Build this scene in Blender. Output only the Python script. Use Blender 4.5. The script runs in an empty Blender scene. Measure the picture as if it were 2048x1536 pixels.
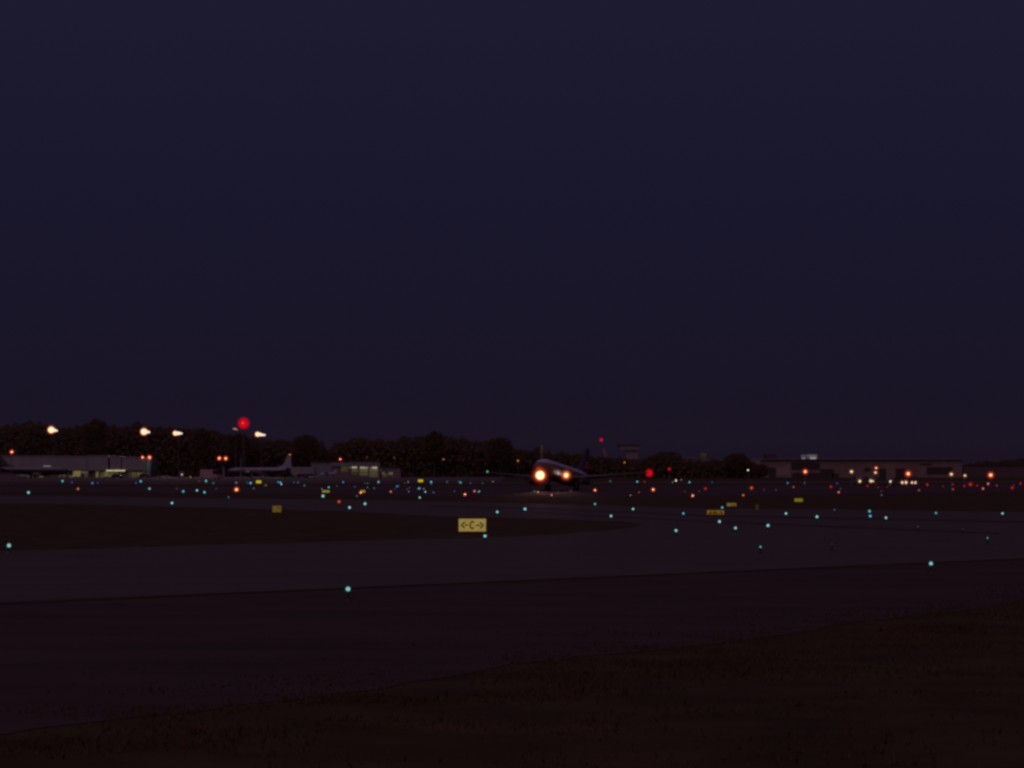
import bpy, bmesh, math, random
from mathutils import Vector, Matrix, noise
rnd = random.Random(7)
S = bpy.context.scene
COL = S.collection
PI = math.pi

# ------------------------------------------------------------------ camera
F, H, HY = 5807.0, 4.0, 935.0            # focal length and horizon row in pixels of the 2048 wide photograph; eye height in metres
cd = bpy.data.cameras.new('camera'); cam = bpy.data.objects.new('camera', cd); COL.objects.link(cam)
cam.location = (0, 0, H); cam.rotation_euler = (PI/2, 0, 0)
cd.sensor_width = 36; cd.lens = 36*F/2048; cd.shift_y = (HY-768)/2048
cd.clip_start = 0.5; cd.clip_end = 20000
S.camera = cam

# ------------------------------------------------------------------ sky: after sunset, the glow is behind the camera
w = bpy.data.worlds.new('World'); S.world = w; w.use_nodes = True
nt = w.node_tree; nt.nodes.clear()
out = nt.nodes.new('ShaderNodeOutputWorld'); add = nt.nodes.new('ShaderNodeAddShader')
b1 = nt.nodes.new('ShaderNodeBackground'); b2 = nt.nodes.new('ShaderNodeBackground')
sk = nt.nodes.new('ShaderNodeTexSky'); sk.sky_type = 'NISHITA'; sk.sun_disc = False
sk.sun_elevation = math.radians(-4); sk.sun_rotation = math.radians(180)
b1.inputs[1].default_value = 0.1
tc = nt.nodes.new('ShaderNodeTexCoord'); sep = nt.nodes.new('ShaderNodeSeparateXYZ'); rp = nt.nodes.new('ShaderNodeValToRGB')
cr = rp.color_ramp
SKY = [(0.0, (.0104, .0067, .0156)), (0.05, (.0098, .0079, .0212)), (0.10, (.0102, .0091, .0262)), (0.155, (.0120, .0110, .0294)), (0.6, (.012, .012, .034))]
cr.elements[0].position = SKY[0][0]; cr.elements[0].color = (*SKY[0][1], 1)
cr.elements[1].position = SKY[-1][0]; cr.elements[1].color = (*SKY[-1][1], 1)
for p, c in SKY[1:-1]:
    e = cr.elements.new(p); e.color = (*c, 1)
L = nt.links.new
L(tc.outputs['Generated'], sep.inputs[0]); L(sep.outputs['Z'], rp.inputs[0]); L(rp.outputs[0], b2.inputs[0])
L(sk.outputs[0], b1.inputs[0]); L(b1.outputs[0], add.inputs[0]); L(b2.outputs[0], add.inputs[1]); L(add.outputs[0], out.inputs[0])

# very soft fill lamp from behind the camera, added to lift the ground tones
sd = bpy.data.lights.new('fill_sun', 'SUN'); so = bpy.data.objects.new('fill_sun', sd); COL.objects.link(so)
sd.energy = 0.37; sd.angle = math.radians(60); sd.color = (1.0, .51, .60)
so.rotation_euler = (math.radians(52), 0, math.radians(-12))

S.view_settings.view_transform = 'Standard'; S.view_settings.look = 'None'; S.view_settings.exposure = 0; S.view_settings.gamma = 1
cy = S.cycles
cy.filter_width = 2.7; cy.use_adaptive_sampling = False; cy.use_denoising = True; cy.denoiser = 'OPENIMAGEDENOISE'; cy.denoising_prefilter = 'ACCURATE'
cy.light_sampling_threshold = 0.0; cy.max_bounces = 5; cy.diffuse_bounces = 2; cy.glossy_bounces = 2; cy.transparent_max_bounces = 12; cy.transmission_bounces = 2
cy.sample_clamp_indirect = 1.0; cy.sample_clamp_direct = 0; cy.caustics_reflective = False; cy.caustics_refractive = False

# ------------------------------------------------------------------ helpers
def W(px, py, D): return Vector(((px-1024)/F*D, D, H-(py-HY)*D/F))
def G(px, py):
    D = H*F/(py-HY); return Vector(((px-1024)/F*D, D, 0))
def X(px, D): return (px-1024)/F*D
def Z(py, D): return H-(py-HY)*D/F
def srgb(r, g, b):
    f = lambda c: (c/255/12.92) if c/255 <= .04045 else ((c/255+.055)/1.055)**2.4
    return (f(r), f(g), f(b))

def mat(name, col, rough=.7, metal=0, var=.25, scale=3.0, bump=0, spec=.5, col2=None, stretch=None):
    m = bpy.data.materials.new(name); m.use_nodes = True
    n = m.node_tree.nodes; l = m.node_tree.links; p = n['Principled BSDF']
    p.inputs['Roughness'].default_value = rough; p.inputs['Metallic'].default_value = metal
    p.inputs['Specular IOR Level'].default_value = spec
    t = n.new('ShaderNodeTexCoord'); mp = n.new('ShaderNodeMapping'); nz = n.new('ShaderNodeTexNoise')
    mp.inputs['Scale'].default_value = stretch or (1, 1, 1)
    nz.inputs['Scale'].default_value = scale; nz.inputs['Detail'].default_value = 6; nz.inputs['Roughness'].default_value = .62
    r = n.new('ShaderNodeValToRGB')
    c2 = col2 or tuple(c*(1+var) for c in col)
    r.color_ramp.elements[0].position = .3; r.color_ramp.elements[1].position = .7
    r.color_ramp.elements[0].color = (*[c*(1-var) for c in col], 1); r.color_ramp.elements[1].color = (*c2, 1)
    l.new(t.outputs['Object'], mp.inputs[0]); l.new(mp.outputs[0], nz.inputs['Vector']); l.new(nz.outputs['Fac'], r.inputs[0]); l.new(r.outputs[0], p.inputs['Base Color'])
    if bump:
        b = n.new('ShaderNodeBump'); b.inputs['Strength'].default_value = bump; b.inputs['Distance'].default_value = .05
        l.new(nz.outputs['Fac'], b.inputs['Height']); l.new(b.outputs[0], p.inputs['Normal'])
    return m

_em = {}
def emit(col, strength=1.0, see=0.0):
    """a lamp surface; see > 0: a see-through glow layer imitating the glare around a lamp"""
    k = (tuple(round(c, 4) for c in col), round(strength, 3), see)
    if k in _em: return _em[k]
    m = bpy.data.materials.new('lamp_glow' if see else 'lamp'); m.use_nodes = True
    n = m.node_tree.nodes; l = m.node_tree.links; n.clear()
    o = n.new('ShaderNodeOutputMaterial'); e = n.new('ShaderNodeEmission')
    e.inputs[0].default_value = (*col, 1); e.inputs[1].default_value = strength
    if see:
        t = n.new('ShaderNodeBsdfTransparent'); mx = n.new('ShaderNodeMixShader'); mx.inputs[0].default_value = 1-see
        l.new(t.outputs[0], mx.inputs[1]); l.new(e.outputs[0], mx.inputs[2]); l.new(mx.outputs[0], o.inputs[0])
    else: l.new(e.outputs[0], o.inputs[0])
    if see: m.cycles.emission_sampling = 'NONE'
    _em[k] = m; return m

class MB:
    def __init__(s): s.v = []; s.f = []; s.sm = []
    def add(s, vs, fs, smooth=False):
        b = len(s.v); s.v += [tuple(v) for v in vs]
        s.f += [tuple(i+b for i in f) for f in fs]; s.sm += [smooth]*len(fs); return s
    def box(s, x0, x1, y0, y1, z0, z1):
        return s.add([(x0,y0,z0),(x1,y0,z0),(x1,y1,z0),(x0,y1,z0),(x0,y0,z1),(x1,y0,z1),(x1,y1,z1),(x0,y1,z1)],
                     [(0,3,2,1),(4,5,6,7),(0,1,5,4),(1,2,6,5),(2,3,7,6),(3,0,4,7)])
    def tube(s, a, b, r0, r1=None, n=8, cap=True):
        a, b = Vector(a), Vector(b); r1 = r0 if r1 is None else r1
        d = (b-a).normalized(); u = d.orthogonal().normalized(); v = d.cross(u)
        vs = []
        for p, r in ((a, r0), (b, r1)):
            vs += [p+(u*math.cos(2*PI*i/n)+v*math.sin(2*PI*i/n))*r for i in range(n)]
        fs = [(i, (i+1) % n, n+(i+1) % n, n+i) for i in range(n)]
        s.add(vs, fs, True)
        if cap: s.add(vs[:n][::-1], [tuple(range(n))]); s.add(vs[n:], [tuple(range(n))])
        return s
    def ball(s, c, r, nu=12, nv=8, sc=(1, 1, 1)):
        c = Vector(c); vs = [c+Vector((0, 0, r*sc[2]))]
        for j in range(1, nv):
            t = PI*j/nv
            for i in range(nu):
                a = 2*PI*i/nu; vs.append(c+Vector((r*sc[0]*math.sin(t)*math.cos(a), r*sc[1]*math.sin(t)*math.sin(a), r*sc[2]*math.cos(t))))
        vs.append(c-Vector((0, 0, r*sc[2]))); fs = []
        for i in range(nu):
            fs.append((0, 1+i, 1+(i+1) % nu))
            for j in range(nv-2):
                a = 1+j*nu; fs.append((a+i, a+nu+i, a+nu+(i+1) % nu, a+(i+1) % nu))
            a = 1+(nv-2)*nu; fs.append((a+i, len(vs)-1, a+(i+1) % nu))
        return s.add(vs, fs, True)
    def loft(s, rings, cap=True):
        n = len(rings[0]); vs = [p for r in rings for p in r]; fs = []
        for k in range(len(rings)-1):
            for i in range(n):
                fs.append((k*n+i, k*n+(i+1) % n, (k+1)*n+(i+1) % n, (k+1)*n+i))
        s.add(vs, fs, True)
        if cap: s.add(rings[0][::-1], [tuple(range(n))]); s.add(rings[-1], [tuple(range(n))])
        return s
    def bar(s, a, b, w_, d_):
        """flat bar in the XZ plane from a to b, w_ wide, from y = a.y - d_ to a.y"""
        a, b = Vector(a), Vector(b); t = (b-a).normalized(); n_ = Vector((-t.z, 0, t.x))*w_/2; e = t*w_*.3
        q = [a-e-n_, b+e-n_, b+e+n_, a-e+n_]; dv = Vector((0, -d_, 0))
        return s.add(q+[p+dv for p in q], [(0,1,2,3),(7,6,5,4),(0,4,5,1),(1,5,6,2),(2,6,7,3),(3,7,4,0)])
    def build(s, name, m, parent=None, loc=None):
        me = bpy.data.meshes.new(name); me.from_pydata(s.v, [], s.f)
        me.polygons.foreach_set('use_smooth', s.sm)
        for x in (m if isinstance(m, (list, tuple)) else [m]): me.materials.append(x)
        me.update()
        bm = bmesh.new(); bm.from_mesh(me); bmesh.ops.recalc_face_normals(bm, faces=bm.faces); bm.to_mesh(me); bm.free()
        o = bpy.data.objects.new(name, me); COL.objects.link(o)
        if parent: o.parent = parent
        if loc is not None: o.location = loc
        return o

def tag(o, label, cat, group=None):
    o['label'] = label; o['category'] = cat
    if group: o['group'] = group
    return o
def empty(name, loc, label, cat, group=None, rot=(0, 0, 0)):
    o = bpy.data.objects.new(name, None); COL.objects.link(o); o.location = loc; o.rotation_euler = rot
    return tag(o, label, cat, group)
def copy_tree(o, parent=None):
    c = o.copy(); COL.objects.link(c)
    if parent: c.parent = parent
    for ch in list(o.children): copy_tree(ch, c)
    return c

# ------------------------------------------------------------------ materials
GRASS = mat('dry_grass', (.084, .058, .030), .95, 0, .35, .35, .6, .1)
PAVE = mat('taxiway_asphalt', (.110, .084, .078), .66, 0, .16, .22, 0, .3, stretch=(.35, 1, 1))
OLDPAVE = mat('old_asphalt', (.080, .054, .044), .78, 0, .2, .3, .1, .22, stretch=(.4, 1, 1))
RUNWAY = mat('runway_asphalt', (.100, .074, .082), .9, 0, .2, .12, 0, .04, stretch=(.25, 1, 1))
APRON = mat('apron_concrete', (.16, .12, .13), .85, 0, .15, .1, 0, .1)
WALLG = mat('grey_metal_wall', (.215, .225, .26), .6, 0, .14, .12, 0, .4, stretch=(1, 1, .15))
WALLB = mat('brown_grey_wall', (.205, .155, .155), .7, 0, .25, .1, 0, .3, stretch=(1, 1, .2))
WALLT = mat('terminal_wall', (.165, .185, .25), .65, 0, .15, .2)
TOWERC = mat('tower_concrete', (.22, .19, .21), .8, 0, .2, .2)
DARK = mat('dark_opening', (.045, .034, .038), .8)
ROOF = mat('dark_roof', (.06, .05, .055), .8)
STEEL = mat('galvanised_steel', (.28, .25, .28), .45, .5, .15, 2)
POLE = mat('grey_pole', (.16, .13, .15), .6, .2)
DPOLE = mat('dark_pole', (.07, .055, .06), .6, .2)
BLACK = mat('black_paint', (.02, .02, .02), .5)
RUBBER = mat('tyre_rubber', (.02, .02, .02), .8)
FRAME = mat('sign_housing', (.05, .04, .03), .6)
LEGEND = mat('sign_legend', (.01, .008, .005), .6)
BARK = mat('bark', (.05, .04, .035), .9)
LEAF = mat('dark_foliage', (.175, .13, .088), .95, 0, .2, .08, 0, .05)
_n = LEAF.node_tree.nodes; _l = LEAF.node_tree.links
_tr = _n.new('ShaderNodeBsdfTranslucent'); _mx = _n.new('ShaderNodeMixShader'); _mx.inputs[0].default_value = .5
_l.new(_n['Principled BSDF'].inputs['Base Color'].links[0].from_socket, _tr.inputs[0])
_l.new(_n['Principled BSDF'].outputs[0], _mx.inputs[1]); _l.new(_tr.outputs[0], _mx.inputs[2]); _l.new(_mx.outputs[0], _n['Material Output'].inputs[0])
BLADE = mat('grass_blades', (.080, .056, .032), .95, 0, .3, .5, 0, .05)
WHITE = mat('white_aircraft_paint', (.62, .60, .68), .3, 0, .05, .5, 0, .5)
NAVY = mat('dark_aircraft_paint', (.045, .04, .055), .25, 0, .1, .5, 0, .5)
ALU = mat('bare_aluminium', (.32, .30, .34), .35, .7, .1, .6)
GLASSD = mat('dark_glazing', (.02, .022, .03), .1, 0, .1)
REDP = mat('red_paint', (.5, .03, .03), .4)
TRUCKW = mat('pale_vehicle_paint', (.42, .35, .37), .4)
TRUCKD = mat('dark_vehicle_paint', (.06, .055, .07), .35)

# ------------------------------------------------------------------ ground
def sheet(name, pts, m, z, kind='structure', step=0.0):
    vs = [(p.x, p.y, 0) for p in pts]
    me = bpy.data.meshes.new(name); bm = bmesh.new()
    bm.faces.new([bm.verts.new(v) for v in vs]); bmesh.ops.recalc_face_normals(bm, faces=bm.faces)
    for f in bm.faces:
        if f.normal.z < 0: f.normal_flip()
    bmesh.ops.triangulate(bm, faces=bm.faces)
    bm.to_mesh(me); bm.free(); me.materials.append(m)
    o = bpy.data.objects.new(name, me); COL.objects.link(o); o.location.z = z; o['kind'] = kind
    return o
def ragged(pts, amp, n=14):
    """an edge line of ground points with grass creeping over it"""
    o = []
    for a, b in zip(pts, pts[1:]):
        for i in range(n):
            t = i/n; p = a.lerp(b, t); d = (b-a).normalized(); q = Vector((-d.y, d.x, 0))
            o.append(p+q*(noise.noise(p*.11)*amp+noise.noise(p*.53)*amp*.45))
    return o+[pts[-1]]
ground = sheet('ground', [Vector((-9000, -400, 0)), Vector((9000, -400, 0)), Vector((9000, 14000, 0)), Vector((-9000, 14000, 0))], GRASS, 0)
g = lambda *a: [G(x, y) for x, y in a]
# near taxiway: worn shoulder, then the pavement itself, both crossing the picture slantwise
near_line = g((-260, 1219.6), (2310, 1106.5))
shoulder_edge = ragged(g((2310, 1173), (1300, 1300), (300, 1437), (-260, 1508)), .9)
sheet('taxiway_shoulder', near_line+shoulder_edge, OLDPAVE, .012)
far_edge = ragged(g((-260, 1113), (0, 1103), (700, 1083), (970, 1076), (1100, 1070.5), (1200, 1063), (1262, 1056)), .5, 6)
sheet('taxiway', near_line[::-1]+far_edge+g((1285, 1050), (1262, 1046), (1180, 1041.5), (1080, 1038), (880, 1034), (700, 1024),
      (460, 1017), (300, 1013.5), (160, 1009.5), (-160, 1006), (-160, 990.5), (160, 992), (300, 996), (700, 999.5), (880, 1003), (1100, 1008.5),
      (1360, 1016.5), (1740, 1020), (2310, 1029)), PAVE, .02)
sheet('taxiway_seam', g((-260, 1221.6), (690, 1179.2), (2310, 1107.8), (2310, 1105.6), (690, 1176.4), (-260, 1217.0)), GRASS, .028)
# tyre-darkened band and sealed joints along the far taxiway
sheet('sealed_joint', g((860, 1011), (1100, 1017), (1420, 1030), (2310, 1048), (2310, 1051.5), (1420, 1033.5), (1100, 1020), (860, 1013.5)), OLDPAVE, .028)
sheet('sealed_joint', g((1060, 1024), (1400, 1041), (2000, 1066), (2000, 1069.5), (1400, 1044), (1060, 1026)), OLDPAVE, .029)
sheet('runway', g((-160, 983), (460, 987), (720, 989.5), (870, 992), (1100, 994.6), (1360, 993), (1740, 988.5), (2310, 979.5),
      (2310, 968), (1740, 970), (1100, 973), (700, 972.5), (300, 974.5), (-160, 973)), RUNWAY, .016)
sheet('apron', [Vector((X(-200, 1180), 1300, 0)), Vector((X(1010, 1180), 1300, 0)), G(1000, 962.5), G(600, 963.5), G(300, 963.5), G(-200, 964.5)], APRON, .016)
sheet('parallel_taxiway', g((-200, 968.4), (700, 967.6), (1400, 966.6), (2310, 964.2), (2310, 961), (1400, 963.4), (700, 964.6), (-200, 966.3)), PAVE, .02)
# grass creeping over the worn shoulder: loose blades, thick on the verge and thinning onto the asphalt
def blades(name, spots, label):
    m = MB()
    for p, h in spots:
        a = rnd.uniform(0, PI); d = Vector((math.cos(a), math.sin(a), 0))*rnd.uniform(.012, .03); t = Vector((rnd.gauss(0, .4), rnd.gauss(0, .4), 1))*h
        m.add([p-d, p+d, p+t], [(0, 1, 2)])
    o = m.build(name, BLADE); o['kind'] = 'stuff'; o['label'] = label; return o
sp = []; ea, eb = G(2310, 1173), G(-260, 1508); ed = (eb-ea).normalized(); en = Vector((-ed.y, ed.x, 0))
if en.y > 0: en = -en                       # towards the camera
for _ in range(44000):
    t = rnd.random()**.9; q = ea.lerp(eb, t); off = rnd.gauss(1.2, 2.6) if rnd.random() < .55 else rnd.uniform(-1, 16)
    p = q+en*off+Vector((0, 0, .01))
    if noise.noise(p*.35)+.25 < rnd.random()*.6: continue
    sp.append((p, rnd.uniform(.03, .10)*(1.15 if off > 1 else .8)))
blades('grass', sp, 'short brown grass along the near verge')
# ------------------------------------------------------------------ lamps
KER = 2.6                                  # softness of the lens in photograph pixels
TYPES = {   # core colour, peak, halo colour, halo strength, core share of size, halo size
 'C': (srgb(158, 226, 222), .95, srgb(36, 150, 160), .2, .7, 1.15), 'c': (srgb(82, 180, 188), .7, None, 0, .9, 0), 't': (srgb(42, 108, 116), .6, None, 0, .9, 0),
 'B': (srgb(55, 115, 190), .75, None, 0, .9, 0), 'b': (srgb(48, 58, 135), .7, None, 0, .9, 0), 'A': (srgb(85, 185, 222), .8, None, 0, .9, 0),
 'p': (srgb(115, 112, 130), .6, None, 0, .85, 0), 'q': (srgb(75, 66, 76), .65, None, 0, .85, 0), 'g': (srgb(70, 130, 70), .8, None, 0, .9, 0),
 'O': ((1.0, .62, .32), 1.5, (1.0, .045, .008), .42, .72, 1.8), 'o': (srgb(225, 140, 85), .75, (1.0, .06, .012), .1, .9, 1.8),
 'k': (srgb(240, 160, 150), .75, (1.0, .04, .03), .14, .85, 1.7), 'y': (srgb(222, 162, 80), .65, (.9, .12, .01), .06, .85, 1.6),
 'D': (srgb(150, 70, 50), .75, None, 0, .9, 0), 'd': (srgb(80, 30, 35), .8, None, 0, .9, 0), 'r': (srgb(210, 50, 45), .8, (.6, .01, .008), .2, .8, 1.8),
 'm': (srgb(160, 18, 50), .75, None, 0, .9, 0), 'W': (srgb(240, 235, 210), .8, None, 0, .9, 0), 'w': (srgb(160, 158, 156), .8, None, 0, .9, 0),
 'Y': ((1.0, .88, .58), 1.1, (.8, .36, .05), .18, .74, 1.6), 'E': ((1.0, .80, .62), 1.1, (.9, .20, .06), .2, .74, 1.7), 'F': (srgb(240, 150, 50), .7, (.8, .03, .005), .3, .72, 2.0),
}
def lamp_at(parent, p, D, ty, size, name='lamp_globe', flat=1.0):
    """lamp seen about `size` photograph pixels wide from the camera's distance"""
    col, peak, hc, hs, cs, hz = TYPES[ty]; k = F/D
    sc = size*cs; d = math.sqrt(max(sc*sc-KER*KER, 1.3)); comp = min((d*d+KER*KER)/(d*d), 5)
    o = MB().ball((0, 0, 0), d/2/k, 10, 6, (1, 1, flat)).build(name, emit(col, round(peak*comp*(1.25 if hc else 1), 1)), parent, p)
    if hc:
        h = size*hz; dh = math.sqrt(max(h*h-KER*KER, d*d*1.5)); ch = min((dh*dh+KER*KER)/(dh*dh), 3)
        for f, st in ((1.0, .5), (.8, .8), (.62, 1.1)):  # added glow shells around the core, imitating its halo of glare
            c = tuple(min(1.0, v*(1+(1-f)*(2.5 if v < .3 else .5))) for v in hc)
            MB().ball((0, 0, 0), max(dh*f, d*1.05)/2/k, 12, 8, (1, 1, flat)).build('lamp_glow', emit(c, round(hs*ch*st*1.5, 2), .8), o)
    return o
_stem = {}
def stem_mesh(h):
    h = round(h, 2)
    if h not in _stem:
        o = MB().tube((0, 0, 0), (0, 0, .05), .14, .12, 10).tube((0, 0, .05), (0, 0, h), .03, .025, 8).build('stem', BLACK)
        _stem[h] = o.data; bpy.data.objects.remove(o)
    return _stem[h]
def ground_light(px, py, ty, size, label, name='taxiway_light', cat='taxiway light', group='taxiway edge lights', h=.34):
    D = (H-h)*F/(py-HY)
    o = bpy.data.objects.new(name, stem_mesh(h)); COL.objects.link(o); o.location = (X(px, D), D, 0)
    tag(o, label, cat, group)
    lamp_at(o, (0, 0, h), D, ty, size)
    return o
ORD = 'first second third fourth fifth sixth seventh eighth ninth tenth eleventh twelfth thirteenth fourteenth fifteenth sixteenth'.split()
CN = {'C': 'bright cyan', 'c': 'cyan', 't': 'faint teal', 'B': 'blue', 'b': 'deep blue', 'A': 'sky blue', 'p': 'pale', 'q': 'very faint', 'g': 'dim green', 'O': 'bright orange', 'o': 'orange',
      'k': 'pinkish', 'y': 'amber', 'D': 'dull orange', 'd': 'very dim red', 'r': 'red', 'm': 'crimson', 'W': 'white', 'F': 'deep orange', 'E': 'warm white', 'w': 'grey white'}
def cluster(phrase, items, kind='taxiway'):
    items = sorted(items); seen = {}
    tot = {}
    for it in items: tot[it[2]] = tot.get(it[2], 0)+1
    for it in items:
        x, y, ty, s = it; k = seen[ty] = seen.get(ty, 0)+1
        if tot[ty] == 1: lab = f'only {CN[ty]} {kind} light {phrase}'
        else: lab = f'{ORD[k-1]} {CN[ty]} {kind} light from the left {phrase}'
        if kind == 'taxiway': ground_light(x, y, ty, s, lab)
        else: ground_light(x, y, ty, s, lab, 'runway_light', 'runway light', 'lights along the runway', .4)

# the near ones, each with its own words
for x, y, ty, s, lab in [
 (18, 1091, 'C', 11, 'cyan taxiway light at the far left edge, beside the grass island'),
 (696, 1178, 'C', 13, 'largest cyan taxiway light, on the near pavement seam, nearest to the camera'),
 (1862, 1127, 'C', 10.5, 'big cyan taxiway light on the near pavement seam at the right'),
 (970, 1072, 'C', 8.5, 'cyan taxiway light just below the right end of the lettered C sign'),
 (1352, 1061, 'C', 8, 'cyan taxiway light standing left of and lower than the amber D sign'),
 (1439, 1043, 'C', 8, 'cyan taxiway light directly below the right half of the amber D sign'),
 (1471, 1056, 'C', 7.5, 'cyan taxiway light down and to the right of the amber D sign'),
 (1536, 1051, 'C', 8.5, 'brightest cyan taxiway light between the amber D sign and the long yellow sign'),
 (1572, 1027, 'C', 7, 'cyan taxiway light just below and left of the long yellow sign on grass'),
 (1634, 1033.5, 'C', 8, 'cyan taxiway light below and right of the long yellow sign on grass'),
 (1739, 1022.5, 'c', 6.5, 'upper of two close cyan lights on the taxiway edge at right'),
 (1740.5, 1032, 'A', 6, 'lower, bluer of two close lights on the taxiway edge at right'),
 (1772, 1035.5, 'C', 7, 'cyan taxiway light just right of the close pair on the taxiway edge'),
 (1872, 1026, 'c', 5, 'small teal taxiway light alone on the taxiway edge above the big right one'),
 (2005, 1027, 'C', 6.5, 'cyan taxiway light nearest the right edge of the picture'),
 (1521, 1094, 'c', 5, 'small cyan taxiway light low on open pavement below the amber D sign'),
 (1664, 1089, 'q', 3.5, 'very faint speck of a taxiway light on open pavement at right'),
 (1836, 1053, 'q', 4, 'dim greyish taxiway light on open pavement above the big right cyan light'),
 (1926, 1058, 'q', 3.5, 'very dim taxiway light on open pavement at right, left of the green one'),
 (1975, 1076, 'g', 5, 'small green taxiway light on open pavement near the right edge'),
 (1669, 1019.5, 't', 4, 'dim teal taxiway light on the grass edge right of the long yellow sign'),
 (1050, 1018, 'C', 8, 'bright cyan taxiway light under the airliner with the lit landing lights'),
 (994.5, 1024, 'C', 7, 'cyan taxiway light above the right end of the lettered C sign'),
 (1222, 1032, 'C', 7, 'cyan taxiway light right of the runway, below the departing airliner tail'),
 (1266, 1018, 'C', 6.5, 'cyan taxiway light farther and right of the one below the airliner tail'),
 (1190, 1008, 'c', 5, 'small cyan taxiway light in the grass below the departing airliner tail'),
 (1366.7, 1027, 'A', 5, 'small sky blue taxiway light left of the amber D sign'),
 (1444.5, 1015, 'A', 5, 'sky blue taxiway light between the amber D sign and the two part yellow sign'),
 (1763.3, 990, 't', 4.5, 'dim teal taxiway light alone on the far grass below the vehicle headlights'),
 (699, 1015, 'C', 7.5, 'nearer of two bright cyan taxiway lights right of the small square sign'),
 (730, 1007.5, 'C', 7.5, 'farther of two bright cyan taxiway lights right of the small square sign'),
 (646, 992, 'C', 8, 'bright cyan taxiway light just below the blotchy yellow sign'),
 (714, 992, 't', 4.5, 'faint teal taxiway light below the yellow sign that has an orange lamp'),
 (344, 1006, 'C', 7, 'cyan taxiway light alone on the left pavement band'),
 (298.9, 977.3, 'c', 5.5, 'cyan taxiway light in front of the grey hangar right corner'),
 (57, 985, 'C', 7.5, 'cyan taxiway light near the left edge on the far runway'),
 (839.5, 995, 'C', 5.5, 'cyan taxiway light on the grass below the far bright yellow sign'),
]: ground_light(x, y, ty, s, lab)
cluster('left of the largest orange runway light', [(366.5, 982.7, 'c', 5.5), (394, 980.8, 'C', 6), (409, 984.5, 'A', 5.5), (457, 994.2, 't', 4.5)])
cluster('at the foot of the grey hangar', [(125, 962, 'c', 5.5), (144, 964.7, 'b', 5), (184.7, 966.2, 'B', 5.5), (195.5, 965.5, 'b', 4.5), (271.8, 966, 'b', 5), (281.5, 962.6, 'c', 5.5)])
cluster('between the grey hangar and the airstair', [(353.5, 976.7, 'q', 4), (398.5, 961.7, 'q', 4.5), (412, 961.7, 'c', 5.5), (412.4, 965.5, 'q', 4), (426.5, 966.2, 't', 5), (432.5, 977.5, 'q', 4)])
cluster('between beacon mast and bright yellow sign', [(472.6, 965.4, 'p', 5.5), (494, 965.1, 'b', 4.5), (501.2, 966.1, 'A', 5), (507.5, 976.6, 't', 4.5)])
cluster('below the propeller airliner tail', [(556.4, 964.1, 'B', 4.5), (560.9, 965, 'c', 4.5), (562.7, 968.3, 'C', 5), (587.8, 964.7, 'b', 4.5), (596.2, 964.9, 't', 4.5), (609, 971, 't', 5)])
cluster('in front of the lit terminal', [(644, 977.6, 'p', 4), (657.5, 974.6, 'A', 4), (674, 972, 'q', 4), (686.3, 964.3, 'B', 4.5), (709.5, 973.5, 'q', 4.5), (730, 966, 'q', 3.5), (735, 966.7, 't', 3.5), (735, 975.2, 'p', 3.5), (748.5, 976.2, 't', 4), (757, 964, 'c', 5)])
cluster('left of the far bright yellow sign', [(790, 978.5, 'q', 3.5), (794, 972.8, 'B', 5), (797.3, 971.5, 'b', 4), (809.5, 966.4, 'q', 3.5), (816.5, 964, 'p', 4.5), (819, 975.6, 'b', 4), (814.5, 978.5, 'q', 4), (817.5, 983, 'p', 3.5)])
cluster('beneath the farthest bright yellow sign', [(835, 978.2, 'q', 4), (838.5, 976.8, 'c', 5), (847.7, 977.6, 'p', 4.5), (850.6, 983.4, 'C', 5), (862.3, 963.7, 'A', 4.5), (862.5, 967.4, 't', 4.5), (867, 984.8, 't', 4.5)])
cluster('left of and below the departing airliner', [(894, 963.8, 't', 4.5), (909, 982.6, 'q', 4), (917.8, 963.3, 't', 4), (921.4, 965, 'c', 4.5), (941, 966.4, 'b', 4.5), (956, 984.7, 'p', 3.5), (958.5, 982.7, 'c', 4), (965, 966.4, 'q', 4.5), (986, 963.3, 'p', 4), (1068.7, 982.6, 't', 5), (1116, 985.2, 'q', 4)])
cluster('right of the departing airliner', [(1142, 981.5, 'q', 4), (1220.5, 962.3, 't', 4.5), (1274.4, 963.4, 'A', 4.2), (1345.4, 964.2, 't', 4.8), (1379, 964.4, 'c', 4.5), (1398.5, 982.6, 'q', 3.5), (1424.4, 964.6, 'b', 4), (1362.5, 959.6, 'p', 4)])
cluster('in front of the long brown hangar', [(1552, 980, 'q', 4), (1575.4, 966, 'B', 4.5), (1609.5, 965.6, 't', 4.5), (1674.4, 967, 'b', 5), (1681, 977.3, 'q', 4)])
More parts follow.
